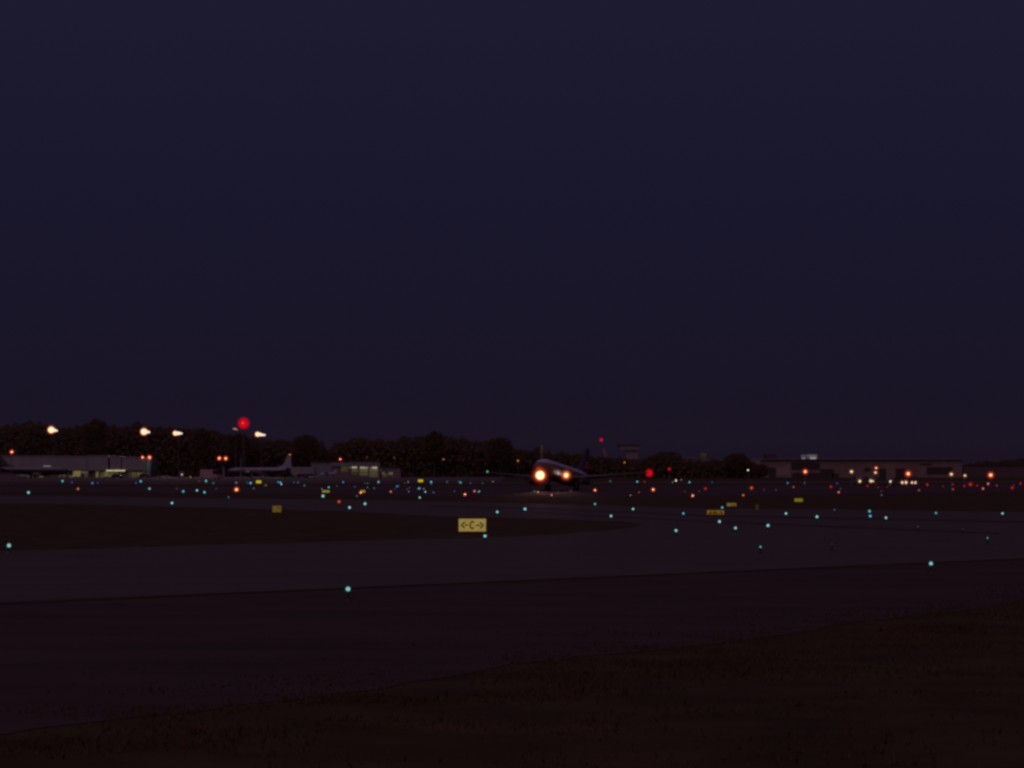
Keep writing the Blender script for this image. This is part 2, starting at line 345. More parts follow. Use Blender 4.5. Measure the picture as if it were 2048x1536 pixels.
# runway lights: orange, amber and red
for x, y, ty, s, lab in [
 (156, 977.7, 'o', 5, 'small orange runway light in front of the grey hangar'),
 (473, 979.2, 'O', 8, 'largest orange runway light, on the left beneath the red beacon mast'),
 (721.6, 985.3, 'O', 4.6, 'orange runway light at the foot of the small yellow sign'),
 (781.6, 983.4, 'k', 4.5, 'pinkish red runway light in front of the lit terminal'),
 (678, 1003.4, 'F', 4.6, 'dull red orange runway light above the two bright cyan lights'),
 (949, 982.3, 'k', 4.6, 'farther of two orange runway lights left of the departing airliner'),
 (930, 988.8, 'O', 4.8, 'nearer of two orange runway lights left of the departing airliner'),
 (1076, 984.2, 'y', 5.4, 'amber runway light on the lit runway below the airliner nose'),
 (1103.2, 990, 'k', 4.2, 'pinkish white runway light on the lit runway, right of the amber one'),
 (1190, 980.5, 'O', 4.8, 'orange runway light behind the departing airliner tail'),
 (1306.2, 979.3, 'O', 6, 'bright orange runway light under the airliner red wingtip light'),
 (1352, 961.1, 'E', 4.8, 'warm white runway light right of the airliner red wingtip light'),
 (1385.3, 991.3, 'O', 4.6, 'orange runway light on the grass left of the two part yellow sign'),
 (1411, 977.3, 'r', 5, 'red runway light behind the two part yellow sign'),
 (1486.5, 990.4, 'o', 4.5, 'faint orange runway light above the side-on sign'),
 (1503.2, 976, 'F', 5, 'deep orange runway light above the side-on sign, brighter and farther'),
 (1528, 979.8, 'd', 4.5, 'very dim red runway light right of the deep orange one'),
 (1587, 974, 'D', 5, 'dull orange runway light left of the hangar rooftop box'),
 (1662, 973.4, 'r', 4.6, 'red runway light in front of the dark middle of the brown hangar'),
 (1677.4, 984.4, 'k', 4.4, 'pinkish runway light nearer than the red one before the brown hangar'),
]: ground_light(x, y, ty, s, lab, 'runway_light', 'runway light', 'lights along the runway', .4)
cluster('close to the departing airliner', [(1063, 986, 'd', 4), (1261, 990.6, 'y', 3.4), (1278, 984.7, 'D', 3.6), (1289, 963.4, 'm', 4), (1369.5, 983.3, 'd', 4.4)], 'runway')
cluster('below the vehicle headlights', [(1735, 971.6, 'm', 5), (1756, 974.6, 'd', 4.4), (1762.5, 982.2, 'd', 4.8), (1774, 974, 'd', 4), (1780, 967.2, 'F', 4.6), (1838, 980.5, 'D', 5), (1854.5, 969.2, 'r', 4.6)], 'runway')
cluster('in the red far right row', [(1886, 972.4, 'd', 5), (1905.5, 968.7, 'm', 4.6), (1905.7, 978.6, 'D', 5), (1928.6, 972, 'm', 4.8), (1941, 968.8, 'r', 7), (1954, 971, 'm', 4.4), (1966, 977.1, 'k', 4.6), (1976.2, 967.6, 'k', 5), (1993.5, 971, 'm', 5), (2024.5, 975.6, 'r', 5.2), (2028, 970.3, 'd', 4), (2041, 967, 'm', 5.4)], 'runway')

# ------------------------------------------------------------------ lamps on poles
def street_lamp(px, py, D, ty, size, label, name='street_lamp', cat='street lamp', group='lamps on poles'):
    p = W(px, py, D); k = F/D
    o = MB().tube((0, 0, 0), (0, 0, .3), .22, .2, 10).tube((0, 0, .3), (0, 0, p.z-.15), .11, .07, 10).tube((0, 0, p.z-.3), (0, 0, p.z-.12), .1, .16, 10).build(name, POLE, None, (p.x, D, 0))
    tag(o, label, cat, group)
    lamp_at(o, (0, 0, p.z), D, ty, size, 'lamp_head')
    return o
for a in [
 (23.5, 904, 700, 'O', 6.6, 'orange lamp on a pole above the left end of the grey hangar roof'),
 (186.4, 897.6, 1290, 'o', 4.4, 'small orange lamp among the trees above the middle of the grey hangar'),
 (400.6, 903.4, 1225, 'k', 4.2, 'small pinkish lamp among the dark trees left of the red beacon mast'),
 (579.8, 909.4, 1215, 'y', 4.4, 'small amber lamp behind the tail tip of the white propeller airliner'),
 (680.6, 918.4, 1215, 'O', 4.6, 'red orange lamp just above the lit terminal roof'),
 (734, 914, 1222, 'd', 5, 'very dim red lamp above the right half of the lit terminal roof'),
 (788.6, 915.7, 1222, 'q', 5, 'faint grey lamp among trees right of the lit terminal'),
 (886.3, 918.6, 1222, 'k', 4, 'small reddish lamp alone among the dark trees in the middle'),
 (1036, 921.5, 1180, 'y', 4.8, 'amber lamp among trees left of the departing airliner nose'),
 (1249, 925, 1180, 'y', 4.2, 'small amber lamp in front of the concrete control tower'),
 (1420.5, 929.9, 1100, 'O', 4.6, 'orange lamp right of the far low building'),
 (1496, 940.2, 1000, 'W', 4.4, 'small white lamp at the dark left end of the brown hangar'),
 (1523.2, 943.4, 1100, 'p', 4.4, 'faint pinkish lamp on the left corner of the brown hangar'),
 (1610.5, 943.3, 620, 'O', 8, 'bright orange lamp below the hangar rooftop box'),
 (1703, 943.3, 640, 'Y', 7.4, 'yellow white lamp in front of the middle of the brown hangar'),
 (1752.4, 936, 700, 'O', 5.6, 'upper of two stacked orange lamps before the brown hangar'),
 (1751, 945.3, 640, 'E', 6.6, 'lower of two stacked orange lamps before the brown hangar'),
 (1816.3, 947.5, 600, 'O', 9.5, 'largest orange lamp, above the row of four headlights'),
 (1902.7, 948.5, 600, 'E', 7.6, 'warm white lamp at the right end of the brown hangar'),
 (1930, 951.4, 600, 'E', 6.2, 'pinkish white lamp between the two largest lamps at the far right'),
 (1981.4, 950.2, 600, 'O', 9.5, 'large orange lamp nearest the right edge of the picture'),
]: street_lamp(*a)
def double_lamp(a, b, D, label):
    pa, pb = W(*a[:2], D), W(*b[:2], D); cx = (pa.x+pb.x)/2; z = (pa.z+pb.z)/2
    o = MB().tube((0, 0, 0), (0, 0, z+.1), .13, .09, 10).tube((pa.x-cx, 0, pa.z+.15), (pb.x-cx, 0, pb.z+.15), .05, n=8).build('double_street_lamp', POLE, None, (cx, D, 0))
    tag(o, label, 'street lamp', 'lamps on poles')
    for p, q in ((pa, a), (pb, b)): lamp_at(o, (p.x-cx, 0, p.z), D, q[2], q[3], 'lamp_head')
double_lamp((285.2, 914.7, 'O', 5.6), (299, 914.8, 'O', 7), 900, 'pole with two orange lamps at the grey hangar right corner')
double_lamp((438.6, 916.5, 'O', 6.8), (451.4, 916.9, 'O', 7), 900, 'pole with two orange lamps left of the red beacon mast')

# apron floodlight masts: a row of heads on one crossbar
def flood_mast(heads, D, label, dim=1.0, spot=7000):
    ps = [W(h[0], h[1], D) for h in heads]; cx = sum(p.x for p in ps)/len(ps); z = max(p.z for p in ps)
    o = empty('floodlight_mast', (cx, D, 0), label, 'floodlight mast', 'floodlight masts over the apron')
    MB().tube((0, 0, 0), (0, 0, z+.2), .38, .2, 12).tube((0, 0, 0), (0, 0, .25), .7, .7, 12).build('mast_pole', DPOLE, o)
    MB().tube((ps[0].x-cx-.4, .1, ps[0].z+.1), (ps[-1].x-cx+.3, .1, ps[-1].z+.1), .09, n=8).build('crossbar', DPOLE, o)
    if spot:
        l = bpy.data.lights.new('apron_flood', 'SPOT'); lo = bpy.data.objects.new('apron_flood', l); COL.objects.link(lo); lo.parent = o
        l.energy = spot; l.spot_size = math.radians(110); l.spot_blend = .8; l.shadow_soft_size = .4; l.color = (1, .84, .7)
        lo.location = (0, -1.5, z); lo.rotation_euler = Vector((0, -70, -z)).to_track_quat('-Z', 'Y').to_euler()
    for p, h in zip(ps, heads):
        k = F/D; r = h[2]/2/k
        hd = MB().tube((p.x-cx, .5, p.z+.12), (p.x-cx, -.12, p.z), r*.7, r*1.04, 14).build('floodlight', BLACK, o)
        MB().ball((p.x-cx, -.14, p.z), r, 14, 8, (1, .4, 1)).build('lens', emit(h[3], h[4]*dim*(1.6 if h[5] else 1.1)), hd)
        if h[5]:  # two added shells imitate the orange glare around the lens
            MB().ball((p.x-cx, -.16, p.z), r*1.5, 14, 8, (1, .5, 1)).build('lamp_glow', emit((1, .16, .03), .6*dim, .8), hd)
            MB().ball((p.x-cx, -.16, p.z), r*1.25, 14, 8, (1, .5, 1)).build('lamp_glow', emit((1, .3, .08), 1.0*dim, .8), hd)
CRM = (1.0, .80, .52); PNK = (1.0, .78, .80)
flood_mast([(102.6, 859.6, 12, CRM, 1.15, 1), (109, 860.6, 7, CRM, 1.1, 0), (113.6, 861.3, 3.6, PNK, 1.0, 0)], 1216, 'leftmost floodlight mast, behind the grey hangar', 1.0, 0)
flood_mast([(288, 863.2, 12, CRM, 1.15, 1), (294, 863.8, 7, CRM, 1.1, 0), (298.4, 864.2, 4, PNK, 1.0, 0)], 1216, 'floodlight mast behind the grey hangar right corner', 1.0, 3000)
flood_mast([(350.6, 866.4, 8.2, CRM, 1.1, 1), (355.8, 866.6, 7.4, CRM, 1.1, 0), (360.4, 866.7, 5, PNK, 1.0, 0), (363.8, 866.8, 3, PNK, .9, 0)], 1200, 'floodlight mast with whitest light, between the hangar and the tall tree')
flood_mast([(515.2, 868.4, 8.4, CRM, 1.1, 1), (520.6, 869, 7, CRM, 1.1, 0), (525.4, 869.8, 5, PNK, 1.0, 0), (529.2, 870, 3.8, PNK, .95, 0)], 1200, 'rightmost floodlight mast, just right of the red beacon')
flood_mast([(468, 857.4, 3.6, (.5, .27, .15), .7, 0), (471.4, 858, 3.6, (.55, .3, .2), .7, 0), (474.4, 859.8, 2.6, (.45, .22, .15), .6, 0)], 1215, 'dim floodlight mast turned away, just left of the red beacon', 1.0, 0)

# red obstruction beacons
def beacon_mast(px, py, D, d, label, col=(.80, .0035, .010), wdt=.5, st=1.0, base_z=0):
    p = W(px, py, D); k = F/D; r = d/2/k
    o = empty('beacon_mast', (p.x, D, base_z), label, 'beacon mast', 'red obstruction beacons')
    m = MB(); hz = p.z-base_z-r*1.05; n = max(3, int(hz/1.2)); a = wdt/2
    for sx in (-1, 1):
        for sy in (-1, 1): m.tube((sx*a, sy*a, 0), (sx*a*.5, sy*a*.5, hz), .035, .03, 6)
    for i in range(n):
        z0, z1 = hz*i/n, hz*(i+1)/n; f0, f1 = 1-.5*i/n, 1-.5*(i+1)/n; s = 1 if i % 2 else -1
        for sy in (-1, 1):
            m.tube((-s*a*f0, sy*a*f0, z0), (s*a*f1, sy*a*f1, z1), .018, n=5)
            m.tube((sy*a*f0, -s*a*f0, z0), (sy*a*f1, s*a*f1, z1), .018, n=5)
    m.build('lattice_mast', POLE, o)
    MB().tube((0, 0, hz-.05), (0, 0, hz+.05), wdt*.4, wdt*.4, 12).build('lamp_base', BLACK, o)
    l = MB().ball((0, 0, p.z-base_z), r*.62, 18, 12).build('beacon_lamp', emit(col, st), o)
    for f, e in ((.74, .75), (.86, .6), (.98, .42), (1.1, .26), (1.22, .14)):  # added shells give the beacon its soft glowing edge
        MB().ball((0, 0, p.z-base_z), r*f, 20, 14).build('lamp_glow', emit((col[0], col[1]*.6, col[2]*1.6), e*st*2.4, .86), l)
    MB().ball((0, 0, 0), r*.2, 10, 8).build('lamp_glow', emit((.85, .06, .02), 1.0), l, (0, -r*1.3, p.z-base_z))  # small glowing ball added in front, imitating the hot centre
beacon_mast(487.2, 846.6, 560, 22.5, 'lattice mast with the largest red beacon, rising above the trees', (.62, .0035, .010))
beacon_mast(1202.6, 879.8, 900, 7.5, 'mast with a small red beacon beside the slanted radar antenna', (.62, .004, .03), .5, .8)
beacon_mast(1338.6, 938, 620, 5.8, 'short mast with a small red beacon right of the airliner wingtip', (.66, .003, .010), .4, .9)

# ------------------------------------------------------------------ airfield guidance signs
def sign(x0, x1, y0, y1, D, label, face, strokes=(), legs=True, name='airfield_sign', depth=.28, sw=1.4, dark=LEGEND):
    a, b = W(x0, y0, D), W(x1, y1, D); cx = (a.x+b.x)/2; k = F/D
    o = empty(name, (cx, D, 0), label, 'airfield sign', 'lit airfield guidance signs')
    xa, xb, z0, z1 = a.x-cx, b.x-cx, b.z, a.z; t = .7/k
    MB().box(xa-t, xb+t, .01, depth, z0-t, z1+t).build('sign_housing', FRAME, o)
    n = 1
    MB().box(xa, xb, -.005, .008, z0, z1).build('sign_face', face, o)
    m = MB()
    for fx in (.2, .8):
        lx = xa+(xb-xa)*fx; m.tube((lx, depth/2, 0), (lx, depth/2, z0-t*.9), .035, n=8); m.tube((lx, depth/2, 0), (lx, depth/2, .02), .1, n=10)
    m.build('sign_legs', FRAME, o)
    if strokes:
        m = MB()
        for pts in strokes:
            q = [W(px, py, D) for px, py in pts]
            for u, v in zip(q, q[1:]): m.bar((u.x-cx, -.006, u.z), (v.x-cx, -.006, v.z), sw/k, .006)
        m.build('sign_legend', dark, o)
    return o
def face(c, s=1.0, blotch=.12, sc=3.0):
    m = bpy.data.materials.new('glowing_face'); m.use_nodes = True; n = m.node_tree.nodes; l = m.node_tree.links; n.clear()
    o = n.new('ShaderNodeOutputMaterial'); e = n.new('ShaderNodeEmission'); t = n.new('ShaderNodeTexCoord'); z = n.new('ShaderNodeTexNoise'); r = n.new('ShaderNodeValToRGB')
    z.inputs['Scale'].default_value = sc; r.color_ramp.elements[0].position = .3; r.color_ramp.elements[1].position = .7
    r.color_ramp.elements[0].color = (*[v*(1-blotch) for v in c], 1); r.color_ramp.elements[1].color = (*[v*(1+blotch) for v in c], 1)
    e.inputs[1].default_value = s
    l.new(t.outputs['Object'], z.inputs['Vector']); l.new(z.outputs['Fac'], r.inputs[0]); l.new(r.outputs[0], e.inputs[0]); l.new(e.outputs[0], o.inputs[0]); return m
def arc(cx, cy_, rx, ry, a0, a1, n=12):
    return [(cx+rx*math.cos(math.radians(a0+(a1-a0)*i/n)), cy_-ry*math.sin(math.radians(a0+(a1-a0)*i/n))) for i in range(n+1)]
u = lambda x, y: (880+x/10.24, 1000+y/10.24)
ink = LEGEND
sign(917.4, 971.8, 1037.6, 1062.8, 172, 'bright cream yellow sign lettered C between two arrows, standing on the grass island', face(srgb(142, 121, 64), 1, .1),
     [[u(503, 455), u(440, 512), u(500, 570)], [u(515, 512), u(568, 512)], [u(*p) for p in arc(662, 514, 46, 70, 48, 308, 14)], [u(750, 518), u(808, 518)], [u(822, 462), u(884, 520), u(824, 574)]], sw=2.5, dark=ink)
v = lambda x, y: (1408+x/42.67, 1012+y/42.67)
sign(1414, 1448, 1020.6, 1033.2, 245, 'dim amber sign lettered D between two arrows, on the pavement edge', face(srgb(111, 77, 23), 1, .1),
     [[v(620, 510), v(420, 665), v(540, 830)], [v(625, 668), v(690, 668)], [v(850, 520), v(980, 520), v(1050, 600), v(1050, 740), v(960, 830), v(850, 830), v(850, 520)], [v(1240, 672), v(1310, 672)], [v(1390, 500), v(1560, 665), v(1420, 830)]], sw=2.3, dark=emit(srgb(14, 7, 2), 1))
v2 = lambda x, y: (1448+x/64, 998+y/64)
sign(1453.8, 1472.4, 1006.2, 1016.4, 300, 'two part yellow sign standing behind the amber D sign', face(srgb(111, 93, 36), 1, .1),
     [[v2(960, 640), v2(960, 1080)], arc(1468.3, 1011.6, 1.5, 3.0, 0, 360, 12)], sw=1.9, dark=emit(srgb(60, 44, 12), 1))
v3 = lambda x, y: (536+x/56.9, 1004+y/56.9)
sign(545, 562.4, 1011.6, 1027.6, 260, 'small square dull yellow sign alone at left on the grass', face(srgb(91, 74, 29), 1, .2, 2),
     [[v3(1010, 640), v3(1090, 660)], [v3(1180, 712), v3(1340, 712)], [v3(960, 1180), v3(1120, 1180)]], sw=2.0, dark=emit(srgb(50, 36, 10), 1))
sign(512.2, 522.4, 961, 966.4, 650, 'bright yellow sign in front of the airstair', face(srgb(182, 168, 30), 1.0, .05))
sign(836.2, 846, 959.2, 964, 700, 'bright yellow sign farthest off, alone in the middle', face(srgb(190, 172, 22), 1.0, .05))
sign(644.6, 659, 980.4, 985, 420, 'blotchy dull yellow sign above a bright cyan light', face(srgb(129, 115, 43), 1, .35, 2.2))
sign(720.6, 730.2, 980.4, 985, 430, 'small yellow sign with an orange runway light at its foot', face(srgb(154, 127, 38), 1, .1))
sign(528.8, 534.2, 969.4, 972, 560, 'tiny dim yellow sign right of the bright one by the airstair', face(srgb(92, 82, 22), 1, .1))
sign(1589, 1605.4, 997, 1004, 340, 'long plain olive yellow sign on the grass at right', face(srgb(117, 101, 21), 1, .06))
sd_ = sign(1511.4, 1516.6, 1009, 1020, 270, 'sign seen side-on, a narrow dim brown upright on the grass', face(srgb(52, 36, 14), 1, .1), depth=1.2)
# ------------------------------------------------------------------ buildings
def lit(name, x0, x1, y0, y1, D, col, parent, off, depth=.08, s=1.0):
    """a lit pane or opening standing `depth` proud of the front wall at distance D"""
    a, b = W(x0, y0, D), W(x1, y1, D)
    return MB().box(a.x-off, b.x-off, -depth, -.004, b.z, a.z).build(name, face(col, s, .22, .7), parent)
def dark(name, x0, x1, y0, y1, D, parent, off, m=None, depth=.06):
    a, b = W(x0, y0, D), W(x1, y1, D)
    return MB().box(a.x-off, b.x-off, -depth, -.003, max(b.z, 0.02), a.z).build(name, m or DARK, parent)
def corrugated(m, x0, x1, z0, z1, y=0, pitch=1.2, d=.09):
    n = max(2, int((x1-x0)/pitch)); vs = []; fs = []
    for i in range(n*2+1):
        xx = x0+(x1-x0)*i/(n*2); yy = y-(d if i % 2 else 0)
        vs += [(xx, yy, z0), (xx, yy, z1)]
    for i in range(n*2): fs.append((2*i, 2*i+2, 2*i+3, 2*i+1))
    m.add(vs, fs); return m

# grey hangar at the left
D0 = 1165; o0 = X(130, D0)
hg = empty('hangar', (o0, D0, 0), 'long low grey hangar at the left with yellow lit bays along its foot', 'hangar')
m = MB(); zb = Z(941, D0); prof = [(-60, 913.2), (72, 912.4), (102, 912.9), (173, 913.6), (174, 911.9), (216, 912.2), (220, 913.6), (242, 914), (244, 915.4), (287.5, 916)]
for (xa, ya), (xb, yb) in zip(prof, prof[1:]):
    if xb-xa < 5: continue
    a, b = X(xa, D0)-o0, X(xb, D0)-o0; zt = Z((ya+yb)/2, D0)
    corrugated(m, a, b, zb, zt); m.box(a, b, .02, 45, zb, zt)
m.build('upper_wall', WALLG, hg)
m = MB()
for (xa, ya), (xb, yb) in zip(prof, prof[1:]):
    if xb-xa < 5: continue
    m.box(X(xa, D0)-o0-.01, X(xb, D0)-o0+.01, -.35, 45.2, Z((ya+yb)/2, D0), Z((ya+yb)/2, D0)+.28)
m.build('roof', mat('grey_roof_edge', (.26, .24, .27), .6), hg)
MB().box(X(-60, D0)-o0, X(287, D0)-o0, 2.0, 44.8, 0, zb-.01).build('recessed_base', mat('grey_base_wall', (.16, .14, .15), .8), hg)  # base wall in a darker grey than the wall above
for px in (136, 176, 198, 228, 260, 286): MB().box(X(px, D0)-o0-.25, X(px, D0)-o0+.25, .1, 1.9, 0, zb-.02).build('bay_post', WALLG, hg)
YEL = (.085, .070, .026)
for x0, x1, y0, y1, c in [(146, 161, 941.8, 953.2, (.125, .105, .042)), (137, 146, 951.2, 955.6, (.075, .06, .026)), (161, 176, 942.4, 947, (.06, .048, .024)), (169, 176, 947, 955.5, (.034, .026, .022)),
    (191.5, 198, 943, 955.8, (.075, .062, .028)), (199.5, 207, 945.2, 955, (.045, .033, .012)), (207, 215.5, 943.5, 953, (.072, .06, .034)), (216, 224, 944.5, 953.6, (.062, .048, .02)), (224.5, 231.5, 944.5, 955.4, (.075, .064, .024)),
    (231.5, 237, 944.5, 947.4, (.05, .036, .026)), (258, 273, 944.4, 956, (.058, .042, .018)), (274, 285, 944.6, 953, (.064, .052, .022)),
    (33, 42, 944, 951, (.022, .02, .018)), (41, 55, 945.5, 952, (.026, .026, .032)), (55, 66, 949, 955.5, (.035, .028, .03)), (66.5, 74, 949, 954.8, (.044, .038, .014)), (78, 87, 950.6, 955.6, (.05, .042, .022)), (118, 131, 949.5, 956, (.036, .03, .012))]:
    a, b = W(x0, y0, D0+1.9), W(x1, y1, D0+1.9)
    MB().box(a.x-o0, b.x-o0, 1.86, 1.99, max(b.z, .03), a.z).build('lit_bay', face(c, 1.2, .4, .7), hg)
for x0, x1, y0, y1, c in [(212.5, 250, 940.2, 942.4, (.60, .50, .26)), (87, 101.4, 931.5, 933.2, (.20, .17, .19)), (119, 128, 941.4, 943, (.15, .13, .16))]:  # first is the bay lamp; two small ones are added glints
    ln = lit('bright_strip', x0, x1, y0, y1, D0, c, hg, o0, .5)
tag(hg, hg['label'], 'hangar')

# lit terminal in the middle left
D1 = 1130; o1 = X(690, D1)
tm = empty('terminal_building', (o1, D1, 0), 'flat roofed terminal with a glazed, yellow lit right half', 'building')
q = lambda px: X(px, D1)-o1
MB().box(q(622), q(663), 0, 20, 0, Z(924.2, D1)).build('blank_wall', WALLT, tm)
MB().box(q(583), q(629), -2.0, -.02, 0, Z(934, D1)).build('front_annexe', WALLG, tm)
MB().box(q(663)+.02, q(760), .25, 20, 0, Z(926, D1)).build('rear_wall', mat('terminal_inner_wall', (.16, .13, .14), .8), tm)
MB().box(q(663)+.02, q(760), -.5, .24, Z(932.6, D1), Z(924.6, D1)).build('fascia', WALLT, tm)
MB().box(q(621), q(761), -.7, 20.3, Z(924.2, D1)+.01, Z(924.2, D1)+.3).build('roof', ROOF, tm)
for px in (664.5, 697, 717.6, 737.2, 758): MB().box(q(px)-.18, q(px)+.18, -.45, .1, 0, Z(932.7, D1)).build('column', TOWERC, tm)
for x0, x1, y0, y1, c in [(704, 714, 933, 937, (.30, .27, .15)), (698.5, 704, 933.4, 937, (.075, .06, .035)), (719.6, 728, 933.4, 937.4, (.26, .23, .14)), (728, 736, 933.8, 937.4, (.22, .19, .11)), (739, 744, 934, 937.2, (.12, .10, .06)), (744, 754.5, 933.4, 937.6, (.34, .29, .17)),
    (703, 716, 939.2, 944, (.062, .052, .032)), (719.6, 736, 938.6, 943.2, (.085, .07, .042)), (739, 756, 938.6, 943.2, (.085, .07, .044)), (719.6, 736, 944.2, 951.5, (.058, .042, .020)), (739, 756, 944.2, 954.2, (.060, .046, .024)), (703, 716, 945, 949.6, (.03, .022, .012)),
    (682.5, 695.5, 932.8, 943.6, (.040, .032, .010)), (682.5, 688, 928, 929.4, (.04, .03, .016))]:
    a, b = W(x0, y0, D1), W(x1, y1, D1)
    MB().box(a.x-o1, b.x-o1, .1 if y0 > 930 else -.6, .22 if y0 > 930 else -.52, max(b.z, .03), a.z).build('lit_window', face(c, 1, .2, .6), tm)
# low annexe to its right
o2 = X(780, D1)
an = empty('low_annexe', (o2, D1+3, 0), 'low dark annexe with two yellowish windows, right of the lit terminal', 'building')
q = lambda px: X(px, D1+3)-o2
MB().box(q(760.6), q(801), 0, 12, 0, Z(936, D1+3)).build('wall', mat('dim_annexe_wall', (.17, .14, .17), .7), an)
MB().box(q(760.4), q(801.4), -.4, 12.2, Z(936, D1+3), Z(936, D1+3)+.25).build('roof', ROOF, an)
for x0, x1, y0, y1, c in [(763.5, 769, 944, 949, (.07, .062, .03)), (765, 775, 947, 954, (.042, .034, .012)), (777.5, 785.6, 944, 949.6, (.085, .075, .045)), (759.6, 764, 937, 943, (.02, .03, .03))]:
    lit('window', x0, x1, y0, y1, D1+3, c, an, o2)

# long brown hangar at the right
D2 = 1150; o3 = X(1700, D2)
bh = empty('hangar', (o3, D2, 0), 'long brown grey hangar at the right with dark door openings', 'hangar')
q = lambda px: X(px, D2)-o3
m = MB(); m.box(q(1512), q(1925), .02, 60, 0, Z(919.5, D2))
corrugated(m, q(1512), q(1925), Z(955, D2) if Z(955, D2) > 0 else 0, Z(919.6, D2))
m.build('wall', WALLB, bh)
m = MB()
m.add([(q(1493), -1.2, Z(918, D2)), (q(1521), -1.2, Z(933, D2)), (q(1521), -1.2, Z(918, D2)), (q(1493), 40, Z(918, D2)), (q(1521), 40, Z(933, D2)), (q(1521), 40, Z(918, D2))], [(0, 1, 2), (5, 4, 3), (0, 3, 4, 1), (1, 4, 5, 2), (2, 5, 3, 0)])
m.build('slanted_gable', WALLB, bh)
MB().box(q(1493), q(1926), -1.4, 60.2, Z(919.3, D2), Z(917.9, D2)).build('roof', mat('pale_roof_edge', (.22, .17, .18), .6), bh)
MB().box(q(1535), q(1556), 6, 16, Z(917.9, D2)+.01, Z(908.5, D2)).build('roof_block', ROOF, bh)
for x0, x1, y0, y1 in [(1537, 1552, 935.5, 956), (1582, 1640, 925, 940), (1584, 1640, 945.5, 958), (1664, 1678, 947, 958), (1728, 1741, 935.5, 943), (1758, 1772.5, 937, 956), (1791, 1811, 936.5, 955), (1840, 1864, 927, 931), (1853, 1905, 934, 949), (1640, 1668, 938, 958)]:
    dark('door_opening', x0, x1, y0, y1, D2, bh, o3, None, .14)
a, b = W(1553, 934.6, D2), W(1581, 951, D2)
MB().box(a.x-o3, b.x-o3, -.16, -.1, b.z, a.z).build('pale_door', mat('pale_door', (.24, .21, .22), .6), bh)
# lit box on its roof
rb = empty('rooftop_box', (X(1620, D2+8), D2+8, Z(917.9, D2)+.02), 'white lit box on the brown hangar roof', 'roof box')
q = lambda px: X(px, D2+8)-X(1620, D2+8); zz = lambda py: Z(py, D2+8)-Z(917.9, D2)-.02
MB().box(q(1616.5), q(1634.5), 0, 4, 0, zz(908.6)).box(q(1604), q(1610.5), .4, 4, 0, zz(909.5)).box(q(1610.5)+.01, q(1616.5)-.01, 1.2, 4, zz(915), zz(910)).build('housing', face((.055, .05, .058), 1, .3, .9), rb)
for x0, x1, y0, y1, c in [(1620, 1632, 914.4, 918.2, (.25, .24, .26)), (1604, 1610.5, 915.4, 918.4, (.17, .16, .18)), (1617, 1633.6, 909.4, 914, (.085, .08, .085))]:
    MB().box(q(x0), q(x1), -.12, -.01, max(zz(y1), .01), zz(y0)).build('lit_panel', face(c, 1, .15, 2), rb)
rb['label'] = 'white lit box standing on the brown hangar roof, above the bright orange lamp'

# dim continuation at the far right
o4 = X(1985, 1180)
fb = empty('low_warehouse', (o4, 1180, 0), 'dark low warehouse continuing the hangar row at the far right', 'building')
MB().box(X(1927, 1180)-o4, X(2110, 1180)-o4, 0, 30, 0, Z(931, 1180)).build('wall', mat('dim_wall', (.09, .065, .08), .8), fb)
MB().box(X(1926, 1180)-o4, X(2110, 1180)-o4, -.5, 30, Z(931, 1180)+.01, Z(929.6, 1180)).build('roof', ROOF, fb)

# control tower
D3 = 1300; o5 = X(1261, D3)
ct = empty('control_tower', (o5, D3, 0), 'concrete control tower with a wide cab, right of the airliner tail', 'tower')
q = lambda px: X(px, D3)-o5
MB().box(q(1252), q(1275), 0, 7, 0, Z(900.5, D3)).build('shaft', TOWERC, ct)
m = MB(); zc0, zc1 = Z(900.4, D3), Z(891, D3)
x0, x1 = q(1237), q(1280); f = .6
m.add([(x0+f, -1.2, zc0), (x1-f, -1.2, zc0), (x1-f, 8, zc0), (x0+f, 8, zc0), (x0, -2, zc1), (x1, -2, zc1), (x1, 9, zc1), (x0, 9, zc1)], [(0,3,2,1),(4,5,6,7),(0,1,5,4),(1,2,6,5),(2,3,7,6),(3,0,4,7)])
m.build('cab', mat('tower_cab', (.30, .27, .31), .4), ct)
MB().box(x0-.3, x1+.3, -2.4, 9.4, zc1+.01, zc1+.5).build('roof', ROOF, ct)
MB().box(q(1245), q(1252)-.01, 1, 6, 0, Z(915, D3)).build('stair_block', mat('tower_stair', (.10, .08, .09), .8), ct)
# slanted radar antenna on its own frame
o6 = X(1208, 1290)
ra = empty('radar_antenna', (o6, 1290, 0), 'slanted grey radar antenna on a frame left of the control tower', 'antenna')
q = lambda px: X(px, 1290)-o6; z = lambda py: Z(py, 1290)
m = MB(); m.add([(q(1203.5), -.6, z(898)), (q(1209.5), -.6, z(898)), (q(1214.5), -.6, z(916)), (q(1210), -.6, z(916)), (q(1203.5), .5, z(898)), (q(1209.5), .5, z(898)), (q(1214.5), .5, z(916)), (q(1210), .5, z(916))], [(0,1,2,3),(7,6,5,4),(0,4,5,1),(1,5,6,2),(2,6,7,3),(3,7,4,0)])
m.build('reflector', TOWERC, ra)
m = MB().tube((q(1211), .8, 0), (q(1208), .8, z(900)), .18).tube((q(1203), .8, 0), (q(1206), .8, z(905)), .14).tube((q(1203), .8, z(925)), (q(1211), .8, z(925)), .1)
m.build('frame', POLE, ra)
# pylon sign
o7 = X(1083.4, 1210)
ps = empty('pylon_sign', (o7, 1210, 0), 'thin tall olive lit pylon above the departing airliner nose', 'pylon sign')
MB().box(-.45, .45, -.3, .3, 0, Z(905.5, 1210)).build('post', POLE, ps)
MB().box(-.42, .42, -.34, .3, Z(905.4, 1210), Z(890.5, 1210)).build('lit_panel', face((.026, .022, .008), 1, .25, .6), ps)
